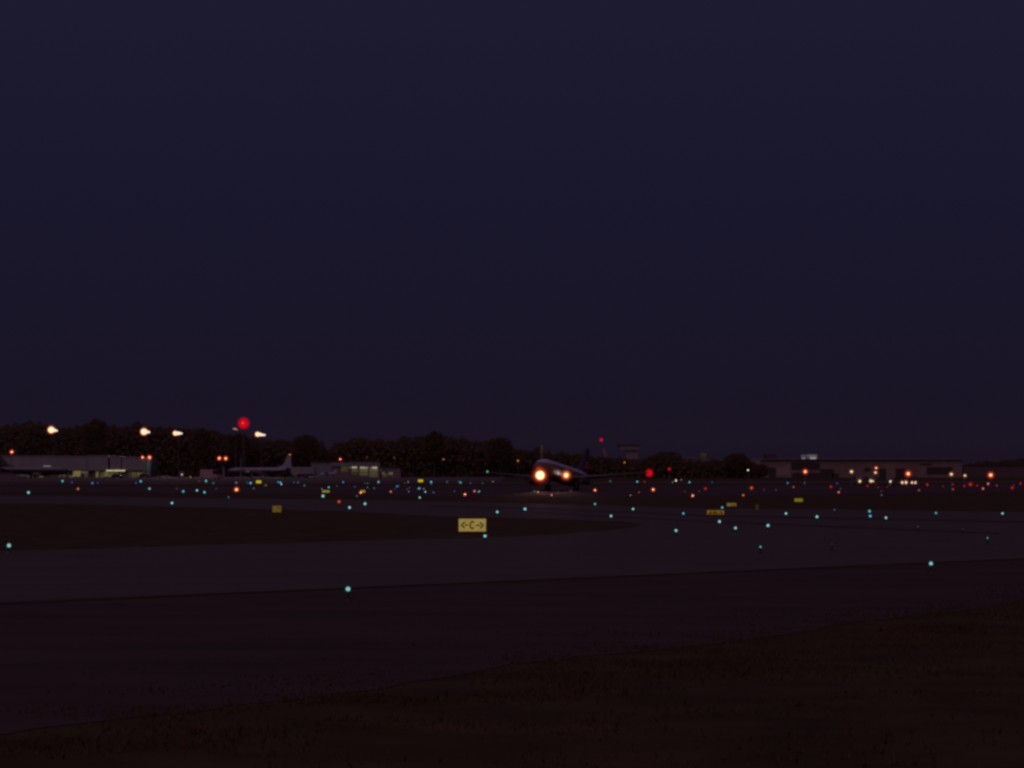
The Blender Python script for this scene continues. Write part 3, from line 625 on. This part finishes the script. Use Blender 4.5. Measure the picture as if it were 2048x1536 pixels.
# far low building
o8 = X(1390, 1380)
lb = empty('low_building', (o8, 1380, 0), 'far low building with a dull yellowish block on its roof', 'building')
q = lambda px: X(px, 1380)-o8; z = lambda py: Z(py, 1380)
MB().box(q(1366), q(1416), 0, 14, 0, z(917)).build('wall', mat('far_wall', (.15, .12, .14), .8), lb)
MB().box(q(1365), q(1403), -.5, 14.4, z(917)+.01, z(915)).build('roof', mat('far_roof', (.20, .17, .20), .6), lb)
MB().box(q(1403.5), q(1413.5), 1, 9, z(917)+.01, z(905.5)).build('roof_block', face((.020, .016, .011), 1, .25, .5), lb)  # block is no lamp, a faint glow is put into its colour

# ------------------------------------------------------------------ trees
def leaf_cloud(m, c, r, n, size, rz=1.0):
    for _ in range(n):
        d = Vector((rnd.gauss(0, 1), rnd.gauss(0, 1), rnd.gauss(0, 1))).normalized()
        k = rnd.random()**.4; p = Vector(c)+Vector((d.x*r*k, d.y*r*k*.7, d.z*r*rz*k))
        u_ = Vector((rnd.gauss(0, 1), rnd.gauss(0, 1), rnd.gauss(0, 1))).normalized(); w_ = u_.orthogonal(); s = size*rnd.uniform(.6, 1.3)
        m.add([p-u_*s-w_*s*.3, p+w_*s*.7, p+u_*s-w_*s*.2, p-w_*s*.6], [(0, 1, 2, 3)])
def tree(px, top, wpx, D, label, seed):
    global rnd
    rnd = random.Random(seed); x = X(px, D); h = Z(top, D); wd = wpx*D/F
    o = empty('broadleaf_tree', (x, D, 0), label, 'tree', 'single trees above the wood')
    m = MB().tube((0, 0, 0), (0, 0, h*.6), .45, .2, 9)
    for i in range(6):
        a = i*1.05+rnd.random(); m.tube((0, 0, h*(.35+.04*i)), (math.cos(a)*wd*.3, math.sin(a)*wd*.3, h*(.6+.05*i)), .16, .05, 6)
    m.build('trunk', BARK, o)
    m = MB(); nb = 16
    for i in range(nb):
        t = i/(nb-1); zc = h*(.38+.53*t); rr = wd*.5*math.sqrt(max(.08, 1-((t-.42)/.62)**2))
        a = i*2.4; off = rr*.52*(1 if i < nb-2 else .25)
        leaf_cloud(m, (math.cos(a)*off, math.sin(a)*off*.6, min(zc, h-rr*.42)), rr*.62, 420, .36, .8)
    m.build('crown', LEAF, o)
tree(191, 832, 62, 1205, 'tallest dark tree, behind the middle of the grey hangar', 1)
tree(405, 851, 40, 1210, 'dark round topped tree between two floodlight masts left of the beacon', 2)
tree(478, 864, 54, 1225, 'dark tree right behind the largest red beacon mast', 3)
tree(612, 868, 62, 1220, 'dark tree between the propeller airliner tail and the lit terminal', 4)
tree(868, 858, 46, 1215, 'dark tree with a small round top rising over the middle of the wood', 5)
tree(1000, 873, 60, 1215, 'last tall dark tree of the wood, left of the airliner nose', 6)
tree(1333, 905, 60, 1100, 'low dark tree clump behind the airliner red wingtip light', 7)
tree(1474, 908, 52, 1060, 'dark tree at the left end of the brown hangar', 8)
tree(1522, 930, 30, 1010, 'small dark tree against the slanted end of the brown hangar', 9)
def wood(name, prof, D, label, seed, n, size):
    global rnd
    rnd = random.Random(seed); m = MB()
    xs = [p[0] for p in prof]
    def top(px):
        for (a, ya), (b, yb) in zip(prof, prof[1:]):
            if a <= px <= b: return ya+(yb-ya)*(px-a)/(b-a)
        return 940
    for px in range(int(xs[0]), int(xs[-1]), 9):
        h = Z(top(px), D); x = X(px+rnd.uniform(-3, 3), D); m.tube((x, D+rnd.uniform(5, 25), 0), (x, D+14, max(1, h*.6)), .35, .12, 6)
    for _ in range(n):
        px = rnd.uniform(xs[0], xs[-1]); dd = D+rnd.uniform(0, 30)
        lump = 2.2*noise.noise(Vector((px*.06, seed, 0)))+1.2*noise.noise(Vector((px*.19, seed, 4)))
        h = Z(top(px)+1.0, D)+lump*.8; zt = h*(1-rnd.random()**1.7*.98)
        p = Vector((X(px, dd), dd, max(.3, zt-.4)))
        u_ = Vector((rnd.gauss(0, 1), rnd.gauss(0, .6), rnd.gauss(0, 1))).normalized(); w_ = u_.orthogonal(); s = size*rnd.uniform(.6, 1.3)
        if p.z > h-2.5: s *= .6
        m.add([p-u_*s-w_*s*.3, p+w_*s*.7, p+u_*s-w_*s*.2, p-w_*s*.6], [(0, 1, 2, 3)])
    o = m.build(name, LEAF); o['kind'] = 'stuff'; o['label'] = label; return o
wood('woods', [(-120, 853), (0, 850), (50, 843), (80, 842), (95, 850), (120, 855), (158, 850), (225, 848), (240, 853), (270, 845), (300, 850), (330, 853), (390, 856), (430, 860), (450, 868), (500, 874), (545, 879), (560, 880), (585, 878), (640, 882), (655, 893), (668, 888), (692, 880), (715, 873),
      (740, 877), (790, 878), (810, 872), (840, 871), (880, 868), (920, 875), (950, 879), (990, 882), (1012, 884), (1030, 896), (1080, 899), (1130, 905), (1180, 909), (1225, 914), (1290, 918)], 1230, 'dark wood filling the skyline behind the buildings', 11, 42000, .8)
wood('woods', [(1262, 922), (1285, 915), (1310, 908), (1345, 906), (1362, 913), (1372, 919), (1418, 920), (1440, 916), (1460, 911), (1488, 909), (1500, 918), (1515, 930), (1520, 945)], 1070, 'low dark wood between the control tower and the brown hangar', 12, 9000, .7)
wood('woods', [(1905, 930), (1935, 925), (1965, 922), (1990, 920), (2020, 918), (2060, 916), (2110, 915)], 1220, 'low dark wood behind the far right warehouse', 13, 7000, .7)
# ------------------------------------------------------------------ aircraft
def ring(x, r, z=0, n=24, rz=None):
    rz = rz or r
    return [(x, r*math.cos(2*PI*i/n), z+rz*math.sin(2*PI*i/n)) for i in range(n)]
def foil(m, sections):
    """wing or tail surface through sections (leading edge point, chord, thickness, up vector)"""
    rings = []
    for le, ch, th, up in sections:
        le = Vector(le); up = Vector(up); r = []
        for t, k in ((0, 0), (.04, .32), (.15, .48), (.35, .5), (.65, .32), (1, .03)): r.append(le+Vector((-ch*t, 0, 0))+up*th*k)
        for t, k in ((.65, -.22), (.35, -.36), (.15, -.36), (.04, -.24)): r.append(le+Vector((-ch*t, 0, 0))+up*th*k)
        rings.append(r)
    return m.loft(rings)
def livery(name, top, low, zcut, rough=.28):
    """two-tone paint: light crown over a darker body, split at a height along the fuselage"""
    m = mat(name, low, rough, 0, .08, .5, 0, .2); n = m.node_tree.nodes; l = m.node_tree.links; p = n['Principled BSDF']
    src = p.inputs['Base Color'].links[0].from_socket
    t = n.new('ShaderNodeTexCoord'); s = n.new('ShaderNodeSeparateXYZ'); g_ = n.new('ShaderNodeMath'); g_.operation = 'GREATER_THAN'; g_.inputs[1].default_value = zcut
    mx = n.new('ShaderNodeMix'); mx.data_type = 'RGBA'; mx.inputs[7].default_value = (*top, 1)
    l.new(t.outputs['Object'], s.inputs[0]); l.new(s.outputs['Z'], g_.inputs[0]); l.new(g_.outputs[0], mx.inputs[0]); l.new(src, mx.inputs[6]); l.new(mx.outputs[2], p.inputs['Base Color'])
    return m

ENG = mat('dim_engine_paint', (.10, .08, .085), .5)
def jet(o, ax, R=1.65, body=None, wing=None, fin=None, half=14.8, landed=True):
    """twin jet about 30 m long, nose towards +x; ax = height of the fuselage axis over the wheels"""
    nx = 14.5
    prof = [(0, .06, -.28), (.25, .42, -.26), (.8, .80, -.22), (1.6, 1.12, -.14), (2.6, 1.40, -.05), (3.8, 1.58, 0), (5.2, R, 0), (18.5, R, 0), (21, R*.95, .08), (24, R*.74, .38), (27, R*.44, .72), (29.2, .22, .98)]
    MB().loft([ring(nx-s, r, ax+z) for s, r, z in prof]).build('fuselage', body, o)
    m = MB(); m.loft([[(nx-2.0, y, ax+.52) for y in (-.85, 0, .85)][::1]+[(nx-2.55, y*1.05, ax+.98) for y in (.85, 0, -.85)], [(nx-2.3, y*1.05, ax+.5) for y in (-.85, 0, .85)]+[(nx-2.9, y, ax+.96) for y in (.85, 0, -.85)]])
    m.build('windscreen', GLASSD, o)
    for sy in (1, -1):
        foil(MB(), [((nx-10.2, sy*.9, ax-.95), 6.6, .75, (0, 0, 1)), ((nx-12.4, sy*4.9, ax-.62), 4.3, .5, (0, 0, 1)), ((nx-16.3, sy*half, ax+.55), 1.5, .16, (0, 0, 1))]).build('wing', wing, o)
        foil(MB(), [((nx-25.2, sy*.5, ax+.75), 3.2, .3, (0, 0, 1)), ((nx-28.2, sy*5.4, ax+1.35), 1.3, .12, (0, 0, 1))]).build('tailplane', wing, o)
        e = MB().loft([ring(nx-9.6-s, r, 0, 16) for s, r in ((0, .46), (.08, .54), (1.2, .60), (3.4, .58), (5.2, .36))], cap=False)
        eo = e.build('engine', ENG, o, (0, sy*4.7, ax-1.42))
        MB().tube((nx-9.9, 0, 0), (nx-10.0, 0, 0), .46, .46, 16).build('intake', BLACK, eo)
        MB().box(nx-14, nx-10.8, sy*4.7-.1, sy*4.7+.1, ax-1.0, ax-.72).build('pylon', ALU, o)
        g = MB().tube((0, sy*2.6, .45), (-.1, sy*2.4, ax-1.2), .13, .15, 10).build('main_gear', STEEL, o)
        MB().tube((0, sy*2.6-.42, .45), (0, sy*2.6-.12, .45), .45, .45, 18).tube((0, sy*2.6+.12, .45), (0, sy*2.6+.42, .45), .45, .45, 18).build('wheels', RUBBER, g)
    foil(MB(), [((nx-21.0, 0, ax+1.25), 7.2, .42, (0, 1, 0)), ((nx-24.0, 0, ax+2.4), 5.0, .36, (0, 1, 0)), ((nx-27.4, 0, ax+6.0), 2.3, .16, (0, 1, 0))]).build('fin', fin, o)
    nzl = ax-1.55 if landed else ax-2.15
    zf = .35 if landed else ax-2.45
    g = MB().tube((nx-3.0, 0, ax-1.2), (nx-2.9, 0, zf), .09, .08, 10).build('nose_gear', STEEL, o)
    MB().tube((nx-2.9, -.3, zf), (nx-2.9, -.1, zf), .32, .32, 16).tube((nx-2.9, .1, zf), (nx-2.9, .3, zf), .32, .32, 16).build('wheels', RUBBER, g)
    return nx

# the airliner lifting off, seen from ahead and its left
PSI, TH, AX, DG = math.radians(18.8), math.radians(5.8), 2.78, 505
NOSE = W(1073, 931.6, DG-14.5*math.cos(PSI))
rot = Matrix.Rotation(math.atan2(-math.cos(PSI), -math.sin(PSI)), 3, 'Z') @ Matrix.Rotation(-TH, 3, 'Y')
base = NOSE-rot @ Vector((14.5, 0, AX))
jl = empty('airliner', base, 'airliner taking off with bright landing lights, its nose raised, red and green wingtip lights', 'aeroplane', rot=rot.to_euler())
BODY = livery('airliner_livery', (.50, .52, .70), (.20, .145, .145), AX+.8, .6)
FINM = mat('dim_blue_fin_paint', (.085, .085, .13), .4)
nx = jet(jl, AX, 1.65, BODY, mat('wing_paint', (.16, .15, .19), .35, .2), FINM, 14.75, False)
foil(MB(), [((nx-27.2, 0, AX+2.3), 1.55, .44, (0, 1, 0)), ((nx-28.15, 0, AX+3.6), 1.3, .36, (0, 1, 0))]).build('rudder_flash', mat('red_rudder_paint', (.55, .03, .03), .5), jl)
inv = (Matrix.Translation(base) @ rot.to_4x4()).inverted()
def on_jet(px, py, D): return inv @ W(px, py, D)
def jet_lamp(px, py, D, core, halo, name, hs=.5, ci=((1.0, .80, .45), 1.9)):
    p = on_jet(px, py, D); k = F/D
    rw = inv.to_3x3() @ Vector((0, -1, 0))
    hd = MB().tube(p, p-rw*.35, core*.52/k, core*.3/k, 14).build(name, BLACK, jl)
    MB().ball((0, 0, 0), core/2/k, 16, 10).build('lens', emit(*ci), hd, p)
    if halo:
        for f, e, c in ((1.3, .05, (1, .05, .04)), (1.16, .11, (1, .05, .03)), (1.03, .22, (1, .06, .025)), (.92, .42, (1, .09, .028)), (.81, .75, (1, .17, .04)), (.71, 1.2, (1, .30, .08)), (.62, 1.7, (1, .46, .15))):  # added shells imitating glare around the lens, not parts of the lamp
            MB().ball((0, 0, 0), halo*f/2/k, 20, 14).build('lamp_glow', emit(c, round(e*hs*2.6, 3), .9), hd, p)
    return p
jet_lamp(1080.2, 950.6, 488.4, 16.5, 31, 'landing_light', .6, ((1.0, .80, .44), 3.0))
jet_lamp(1078.4, 940.6, 490.2, 7.5, 16, 'nose_light', .5)
jet_lamp(1132.2, 950.4, 494.0, 9, 23, 'landing_light', .45, ((1.0, .74, .36), 2.4))
def nav(px, py, D, d, col, st):
    p = on_jet(px, py, D); k = F/D
    n_ = MB().ball((0, 0, 0), d*.6/2/k, 16, 10).build('wingtip_light', emit(col, st), jl, p)
    for f, e in ((.74, .75), (.87, .55), (1.0, .38), (1.14, .2)): MB().ball((0, 0, 0), d*f/2/k, 16, 10).build('lamp_glow', emit(col, e*st*2.4, .86), n_)  # added shells imitating the glow around a wingtip light
nav(1298.6, 946, 505.5, 15.5, (.66, .003, .010), 1.0)
nav(974.9, 944, 514.5, 4.0, srgb(110, 225, 170), 1.6)
# beams of those lights
def beam(p, tgt, W_, ang, col=(1, .44, .38), r=.12):
    l = bpy.data.lights.new('landing_beam', 'SPOT'); o = bpy.data.objects.new('landing_beam', l); COL.objects.link(o)
    l.energy = W_; l.spot_size = math.radians(ang); l.spot_blend = 1; l.shadow_soft_size = r; l.color = col
    o.location = p; o.rotation_euler = (Vector(tgt)-Vector(p)).to_track_quat('-Z', 'Y').to_euler(); return o
beam(W(1080.2, 951, 487.0), (4.2, 428, -.2), 6000, 12)
beam(W(1132.2, 950.6, 492.6), (8.0, 436, -.2), 2600, 12)
beam(base+rot @ Vector((nx-10.6, 2.0, AX-.62)), base+rot @ Vector((nx-4.2, 1.55, AX-.16)), 420, 26, (1, .72, .64), .1)

# parked propeller airliner, side on
DP = 1085
def prop_airliner():
    k = F/DP; xn, xt = X(453, DP), X(583.5, DP); L_ = xt-xn
    o = empty('propeller_airliner', (xn+L_*.42, DP, 0), 'parked white propeller airliner seen side-on, with a tall tail', 'aeroplane')
    x0 = -L_*.42; z0 = Z(942, DP)
    def rg(s, r, dz): return [(x0+L_*s, r*math.cos(2*PI*i/20), z0+dz+r*math.sin(2*PI*i/20)) for i in range(20)]
    MB().loft([rg(s, r, dz) for s, r, dz in ((0, .08, -.35), (.02, .55, -.28), (.07, 1.05, -.1), (.14, 1.3, 0), (.62, 1.32, 0), (.78, 1.12, .2), (.92, .6, .62), (1.0, .12, .95))]).build('fuselage', livery('white_and_dark_livery', (.30, .31, .43), (.05, .045, .055), z0+.3), o)
    zt = Z(911.5, DP)
    m = MB(); pts = [(.68, 1.0), (.80, 1.62), (.86, 2.3), (.90, 3.6), (.925, zt-z0), (.985, zt-z0), (.995, 2.2), (.99, .8)]
    b = [(x0+L_*s, -.14, z0+dz) for s, dz in pts]; c = [(x0+L_*s, .14, z0+dz) for s, dz in pts]; n = len(b)
    m.add(b+c, [tuple(range(n)), tuple(range(2*n-1, n-1, -1))]+[(i, (i+1) % n, n+(i+1) % n, n+i) for i in range(n)])
    m.build('fin', mat('white_fin_paint', (.28, .29, .40), .35), o)
    for sy in (1, -1):
        m = MB(); xa = x0+L_*.36
        m.add([(xa, sy*.9, z0-.8), (xa+3.6, sy*.9, z0-.8), (xa+2.6, sy*13.5, z0+.25), (xa+.9, sy*13.5, z0+.25), (xa, sy*.9, z0-.5), (xa+3.6, sy*.9, z0-.7), (xa+2.6, sy*13.5, z0+.35), (xa+.9, sy*13.5, z0+.38)], [(0,3,2,1),(4,5,6,7),(0,1,5,4),(1,2,6,5),(2,3,7,6),(3,0,4,7)])
        m.build('wing', ALU, o)
        MB().add([(x0+L_*.9, sy*.3, z0+.8), (x0+L_*.985, sy*.3, z0+.8), (x0+L_*.975, sy*5, z0+1.1), (x0+L_*.935, sy*5, z0+1.1), (x0+L_*.9, sy*.3, z0+.95), (x0+L_*.985, sy*.3, z0+.9), (x0+L_*.975, sy*5, z0+1.2), (x0+L_*.935, sy*5, z0+1.2)], [(0,3,2,1),(4,5,6,7),(0,1,5,4),(1,2,6,5),(2,3,7,6),(3,0,4,7)]).build('tailplane', ALU, o)
        e = MB().loft([[(xa-1.6+s, sy*4.2+r*math.cos(2*PI*i/14), z0-.35+r*math.sin(2*PI*i/14)) for i in range(14)] for s, r in ((0, .3), (.4, .58), (2.2, .62), (4.6, .3))]).build('engine', ALU, o)
        m = MB().ball((xa-1.75, sy*4.2, z0-.35), .24, 10, 6)
        for i in range(4):
            a = PI/4+i*PI/2; d = Vector((0, math.cos(a), math.sin(a))); p = Vector((xa-1.7, sy*4.2, z0-.35)); t_ = Vector((0, -math.sin(a), math.cos(a)))*.14
            m.add([p-t_*.6, p+t_*.6, p+d*2+t_+Vector((.06, 0, 0)), p+d*2-t_-Vector((.06, 0, 0))], [(0, 1, 2, 3)])
        m.build('propeller', BLACK, e)
        g = MB().tube((xa+.8, sy*4.2, z0-.6), (xa+.8, sy*4.2, .45), .12, n=8).build('main_gear', STEEL, o)
        MB().tube((xa+.8, sy*4.2-.4, .45), (xa+.8, sy*4.2+.4, .45), .45, n=16).build('wheels', RUBBER, g)
    g = MB().tube((x0+L_*.1, 0, z0-1), (x0+L_*.1, 0, .32), .1, n=8).build('nose_gear', STEEL, o)
    MB().tube((x0+L_*.1, -.25, .32), (x0+L_*.1, .25, .32), .32, n=14).build('wheels', RUBBER, g)
    for i in range(11):
        xx = x0+L_*(.2+.045*i)
        MB().box(xx-.17, xx+.17, -1.36, -1.24, z0+.28, z0+.62).build('cabin_window', GLASSD, o)
prop_airliner()
# dark bellied jet parked before the grey hangar
jp = empty('parked_jet', (X(66, 1120), 1120, 0), 'dark bellied jet parked in front of the grey hangar left end', 'aeroplane', rot=(0, 0, math.radians(-9)))
jet(jp, 2.75, 1.5, livery('dim_jet_livery', (.24, .22, .28), (.03, .026, .03), 3.35), mat('dark_wing_paint', (.03, .027, .03), .4), mat('dim_fin', (.04, .035, .04), .4), 12)
# small light aeroplane before the terminal
la = empty('light_aeroplane', (X(656, 1080), 1080, 0), 'small pale blue light aeroplane parked before the blank wall of the terminal', 'aeroplane')
m = MB().loft([[(x, r*math.cos(2*PI*i/14), zc+r*1.1*math.sin(2*PI*i/14)) for i in range(14)] for x, r, zc in ((-3.2, .12, 1.35), (-2.7, .45, 1.4), (-1.4, .62, 1.55), (.4, .6, 1.65), (2.0, .3, 1.75), (3.1, .1, 1.85))])
BLU = mat('pale_blue_paint', (.34, .33, .46), .35)
m.build('fuselage', BLU, la)
MB().box(-1.4, .1, -5.2, 5.2, 2.2, 2.36).build('wing', BLU, la)
m = MB(); b = [(1.7, 1.9), (2.5, 3.3), (3.2, 3.4), (3.2, 1.8)]
m.add([(x, -.06, z) for x, z in b]+[(x, .06, z) for x, z in b], [(0,1,2,3),(7,6,5,4)]+[(i, (i+1) % 4, 4+(i+1) % 4, 4+i) for i in range(4)]); m.build('fin', BLU, la)
MB().box(2.3, 3.1, -1.7, 1.7, 1.82, 1.9).build('tailplane', BLU, la)
for x, y in ((-2.2, 0), (-.3, 1), (-.3, -1)):
    g = MB().tube((x, y*.5, 1.2), (x, y, .25), .06, n=6).build('landing_gear', STEEL, la)
    MB().tube((x, y-.1, .25), (x, y+.1, .25), .25, n=12).build('wheel', RUBBER, g)
m = MB().ball((-3.3, 0, 1.35), .16, 8, 6).box(-3.36, -3.3, -.06, .06, .45, 2.25); m.build('propeller', BLACK, la)

# ------------------------------------------------------------------ vehicles
def vehicle(name, cat, px, D, label, L_, Wd, Hh, paint, head=None, box=False, rz=0.0, group='airport service vehicles'):
    """front towards -y when rz = 0"""
    o = empty(name, (X(px, D), D, 0), label, cat, group, (0, 0, rz))
    m = MB(); w2 = Wd/2; hz = Hh*.5
    def prism(pts, ww):
        n = len(pts); b = [(-ww, y, z) for y, z in pts]; c = [(ww, y, z) for y, z in pts]
        m.add(b+c, [tuple(range(n)), tuple(range(2*n-1, n-1, -1))]+[(i, (i+1) % n, n+(i+1) % n, n+i) for i in range(n)])
    prism([(0, .32), (0, hz*.92), (.9, hz), (L_, hz), (L_, .34)], w2); m.build('body', paint, o)
    m = MB()
    if box: prism([(1.9, hz+.01), (1.9, Hh), (L_, Hh), (L_, hz+.01)], w2); m.build('cargo_box', paint, o); m = MB(); prism([(.3, hz+.01), (.7, Hh*.86), (1.8, Hh*.86), (1.8, hz+.01)], w2*.94)
    else: prism([(.9, hz+.01), (1.5, Hh), (L_*.86, Hh), (L_*.97, hz+.01)], w2*.9)
    m.build('cabin', GLASSD, o)
    for sx in (-1, 1):
        for y in (.85, L_-.85):
            MB().tube((sx*w2*.98-.12, y, .33), (sx*w2*.98+.12, y, .33), .33, n=14).build('wheel', RUBBER, o)
    if head:
        for hx, py, ty, sz in head:
            z = Z(py, D); lx = X(hx, D)-X(px, D)
            lamp_at(o, (lx, -.06, z), D, ty, sz, 'headlight')
    return o
vehicle('service_truck', 'truck', 1719.5, 640, 'service truck showing one white headlight, left of the two close headlights', 4.6, 1.7, 2.2, TRUCKD, [(1719.5, 962.5, 'Y', 7.2)])
vehicle('service_van', 'van', 1743.6, 640, 'service van with two close yellow white headlights', 4.4, 1.6, 2.1, TRUCKD, [(1741.8, 962, 'Y', 7.6), (1746, 962.3, 'Y', 5)])
vehicle('service_truck', 'truck', 1780.8, 640, 'truck with one small greenish white headlight between two brighter groups', 4.6, 1.7, 2.2, TRUCKD, [(1780.8, 963, 'W', 5.4)])
vehicle('pickup_truck', 'truck', 1808.2, 640, 'left one of two trucks side by side, each with paired headlights', 4.4, 1.55, 1.9, TRUCKD, [(1804.5, 965.1, 'E', 6.8), (1812, 964.8, 'E', 7.4)])
vehicle('pickup_truck', 'truck', 1827.3, 640, 'right one of two trucks side by side, each with paired headlights', 4.4, 1.5, 1.9, TRUCKD, [(1823.9, 965.3, 'E', 6), (1830.6, 965.2, 'E', 6)])
vehicle('box_truck', 'truck', 438.5, 1010, 'pinkish grey box truck left of the white propeller airliner', 7.2, 2.4, 3.3, mat('pinkish_truck_paint', (.40, .28, .30), .5), None, True, math.radians(62))
vehicle('parked_van', 'van', 364, 1090, 'dark parked van with one whitish lamp, right of the grey hangar', 5, 1.9, 2.5, TRUCKD, [(363.8, 949.2, 'w', 5)], False, math.radians(8))
vehicle('parked_car', 'car', 380.8, 1060, 'dark parked car with one dim yellowish lamp, right of the parked van', 4.4, 1.75, 1.5, TRUCKD, [(380.8, 954, 'y', 3.2)], False, math.radians(4))
for px, L_, c, lab in [(247, 4.6, TRUCKD, 'dark parked car in front of the hangar bay under the bright strip lamp'), (302, 4.6, TRUCKD, 'dark parked car just off the grey hangar right corner'), (340, 4.6, TRUCKW, 'pale parked car right of the grey hangar, left of the dark van'),
                       (592, 4.8, TRUCKD, 'dark parked car below the propeller airliner tail'), (617, 4.6, TRUCKD, 'dark parked car in front of the terminal pale annexe'), (634, 4.4, TRUCKW, 'pale parked car between the terminal annexe and the light aeroplane')]:
    vehicle('parked_car', 'car', px, 1092, lab, L_, 1.8, 1.55, c, None, False, math.radians(86))
# airstair parked in front of the propeller airliner
da = 1000; oa = X(522, da)
st = empty('mobile_airstair', (oa, da, 0), 'mobile airstair sloping down to the right before the propeller airliner', 'airstair')
q = lambda px: X(px, da)-oa; z = lambda py: Z(py, da)
m = MB(); n = 14
for i in range(n):
    t = i/n; xx = q(512)+(q(533)-q(512))*t; zz = z(943)*(1-t)+.15
    m.box(xx, xx+.3, -.6, .6, zz-.08, zz)
m.build('steps', STEEL, st)
m = MB()
for sy in (-.62, .62):
    m.tube((q(512), sy, z(943)), (q(534), sy, .2), .09, n=6); m.tube((q(512), sy, z(943)+1), (q(534), sy, 1.2), .05, n=6)
    for i in range(6): t = i/5; m.tube((q(512)+(q(534)-q(512))*t, sy, z(943)*(1-t)+.2*t), (q(512)+(q(534)-q(512))*t, sy, z(943)*(1-t)+.2*t+1), .03, n=5)
m.build('handrails', STEEL, st)
MB().box(q(503), q(513), -.8, .8, z(943)-.15, z(943)).tube((q(504), -.7, .4), (q(504), -.7, z(943)), .08, n=6).tube((q(504), .7, .4), (q(504), .7, z(943)), .08, n=6).build('platform', STEEL, st)
MB().box(q(503), q(526), -.85, .85, .35, .75).build('chassis', TRUCKW, st)
for x in (505, 523):
    for sy in (-.9, .9): MB().tube((q(x), sy-.1, .3), (q(x), sy+.1, .3), .3, n=12).build('wheel', RUBBER, st)
# slim grey pole left of the airstair and a leaning jib
pl = MB().tube((0, 0, 0), (0, 0, .3), .3, .25, 10).tube((0, 0, .3), (0, 0, Z(916, 930)), .2, .13, 10).build('grey_mast', STEEL, None, (X(481.5, 930), 930, 0))
tag(pl, 'plain grey mast without a lamp, standing before the propeller airliner', 'mast')
pl2 = MB().tube((0, 0, 0), (0, 0, .3), .3, .25, 10).tube((0, 0, .3), (0, 0, Z(934, 930)), .34, .24, 10).build('grey_mast', STEEL, None, (X(448, 930), 930, 0))
tag(pl2, 'short thick grey mast beside the pinkish box truck', 'mast')
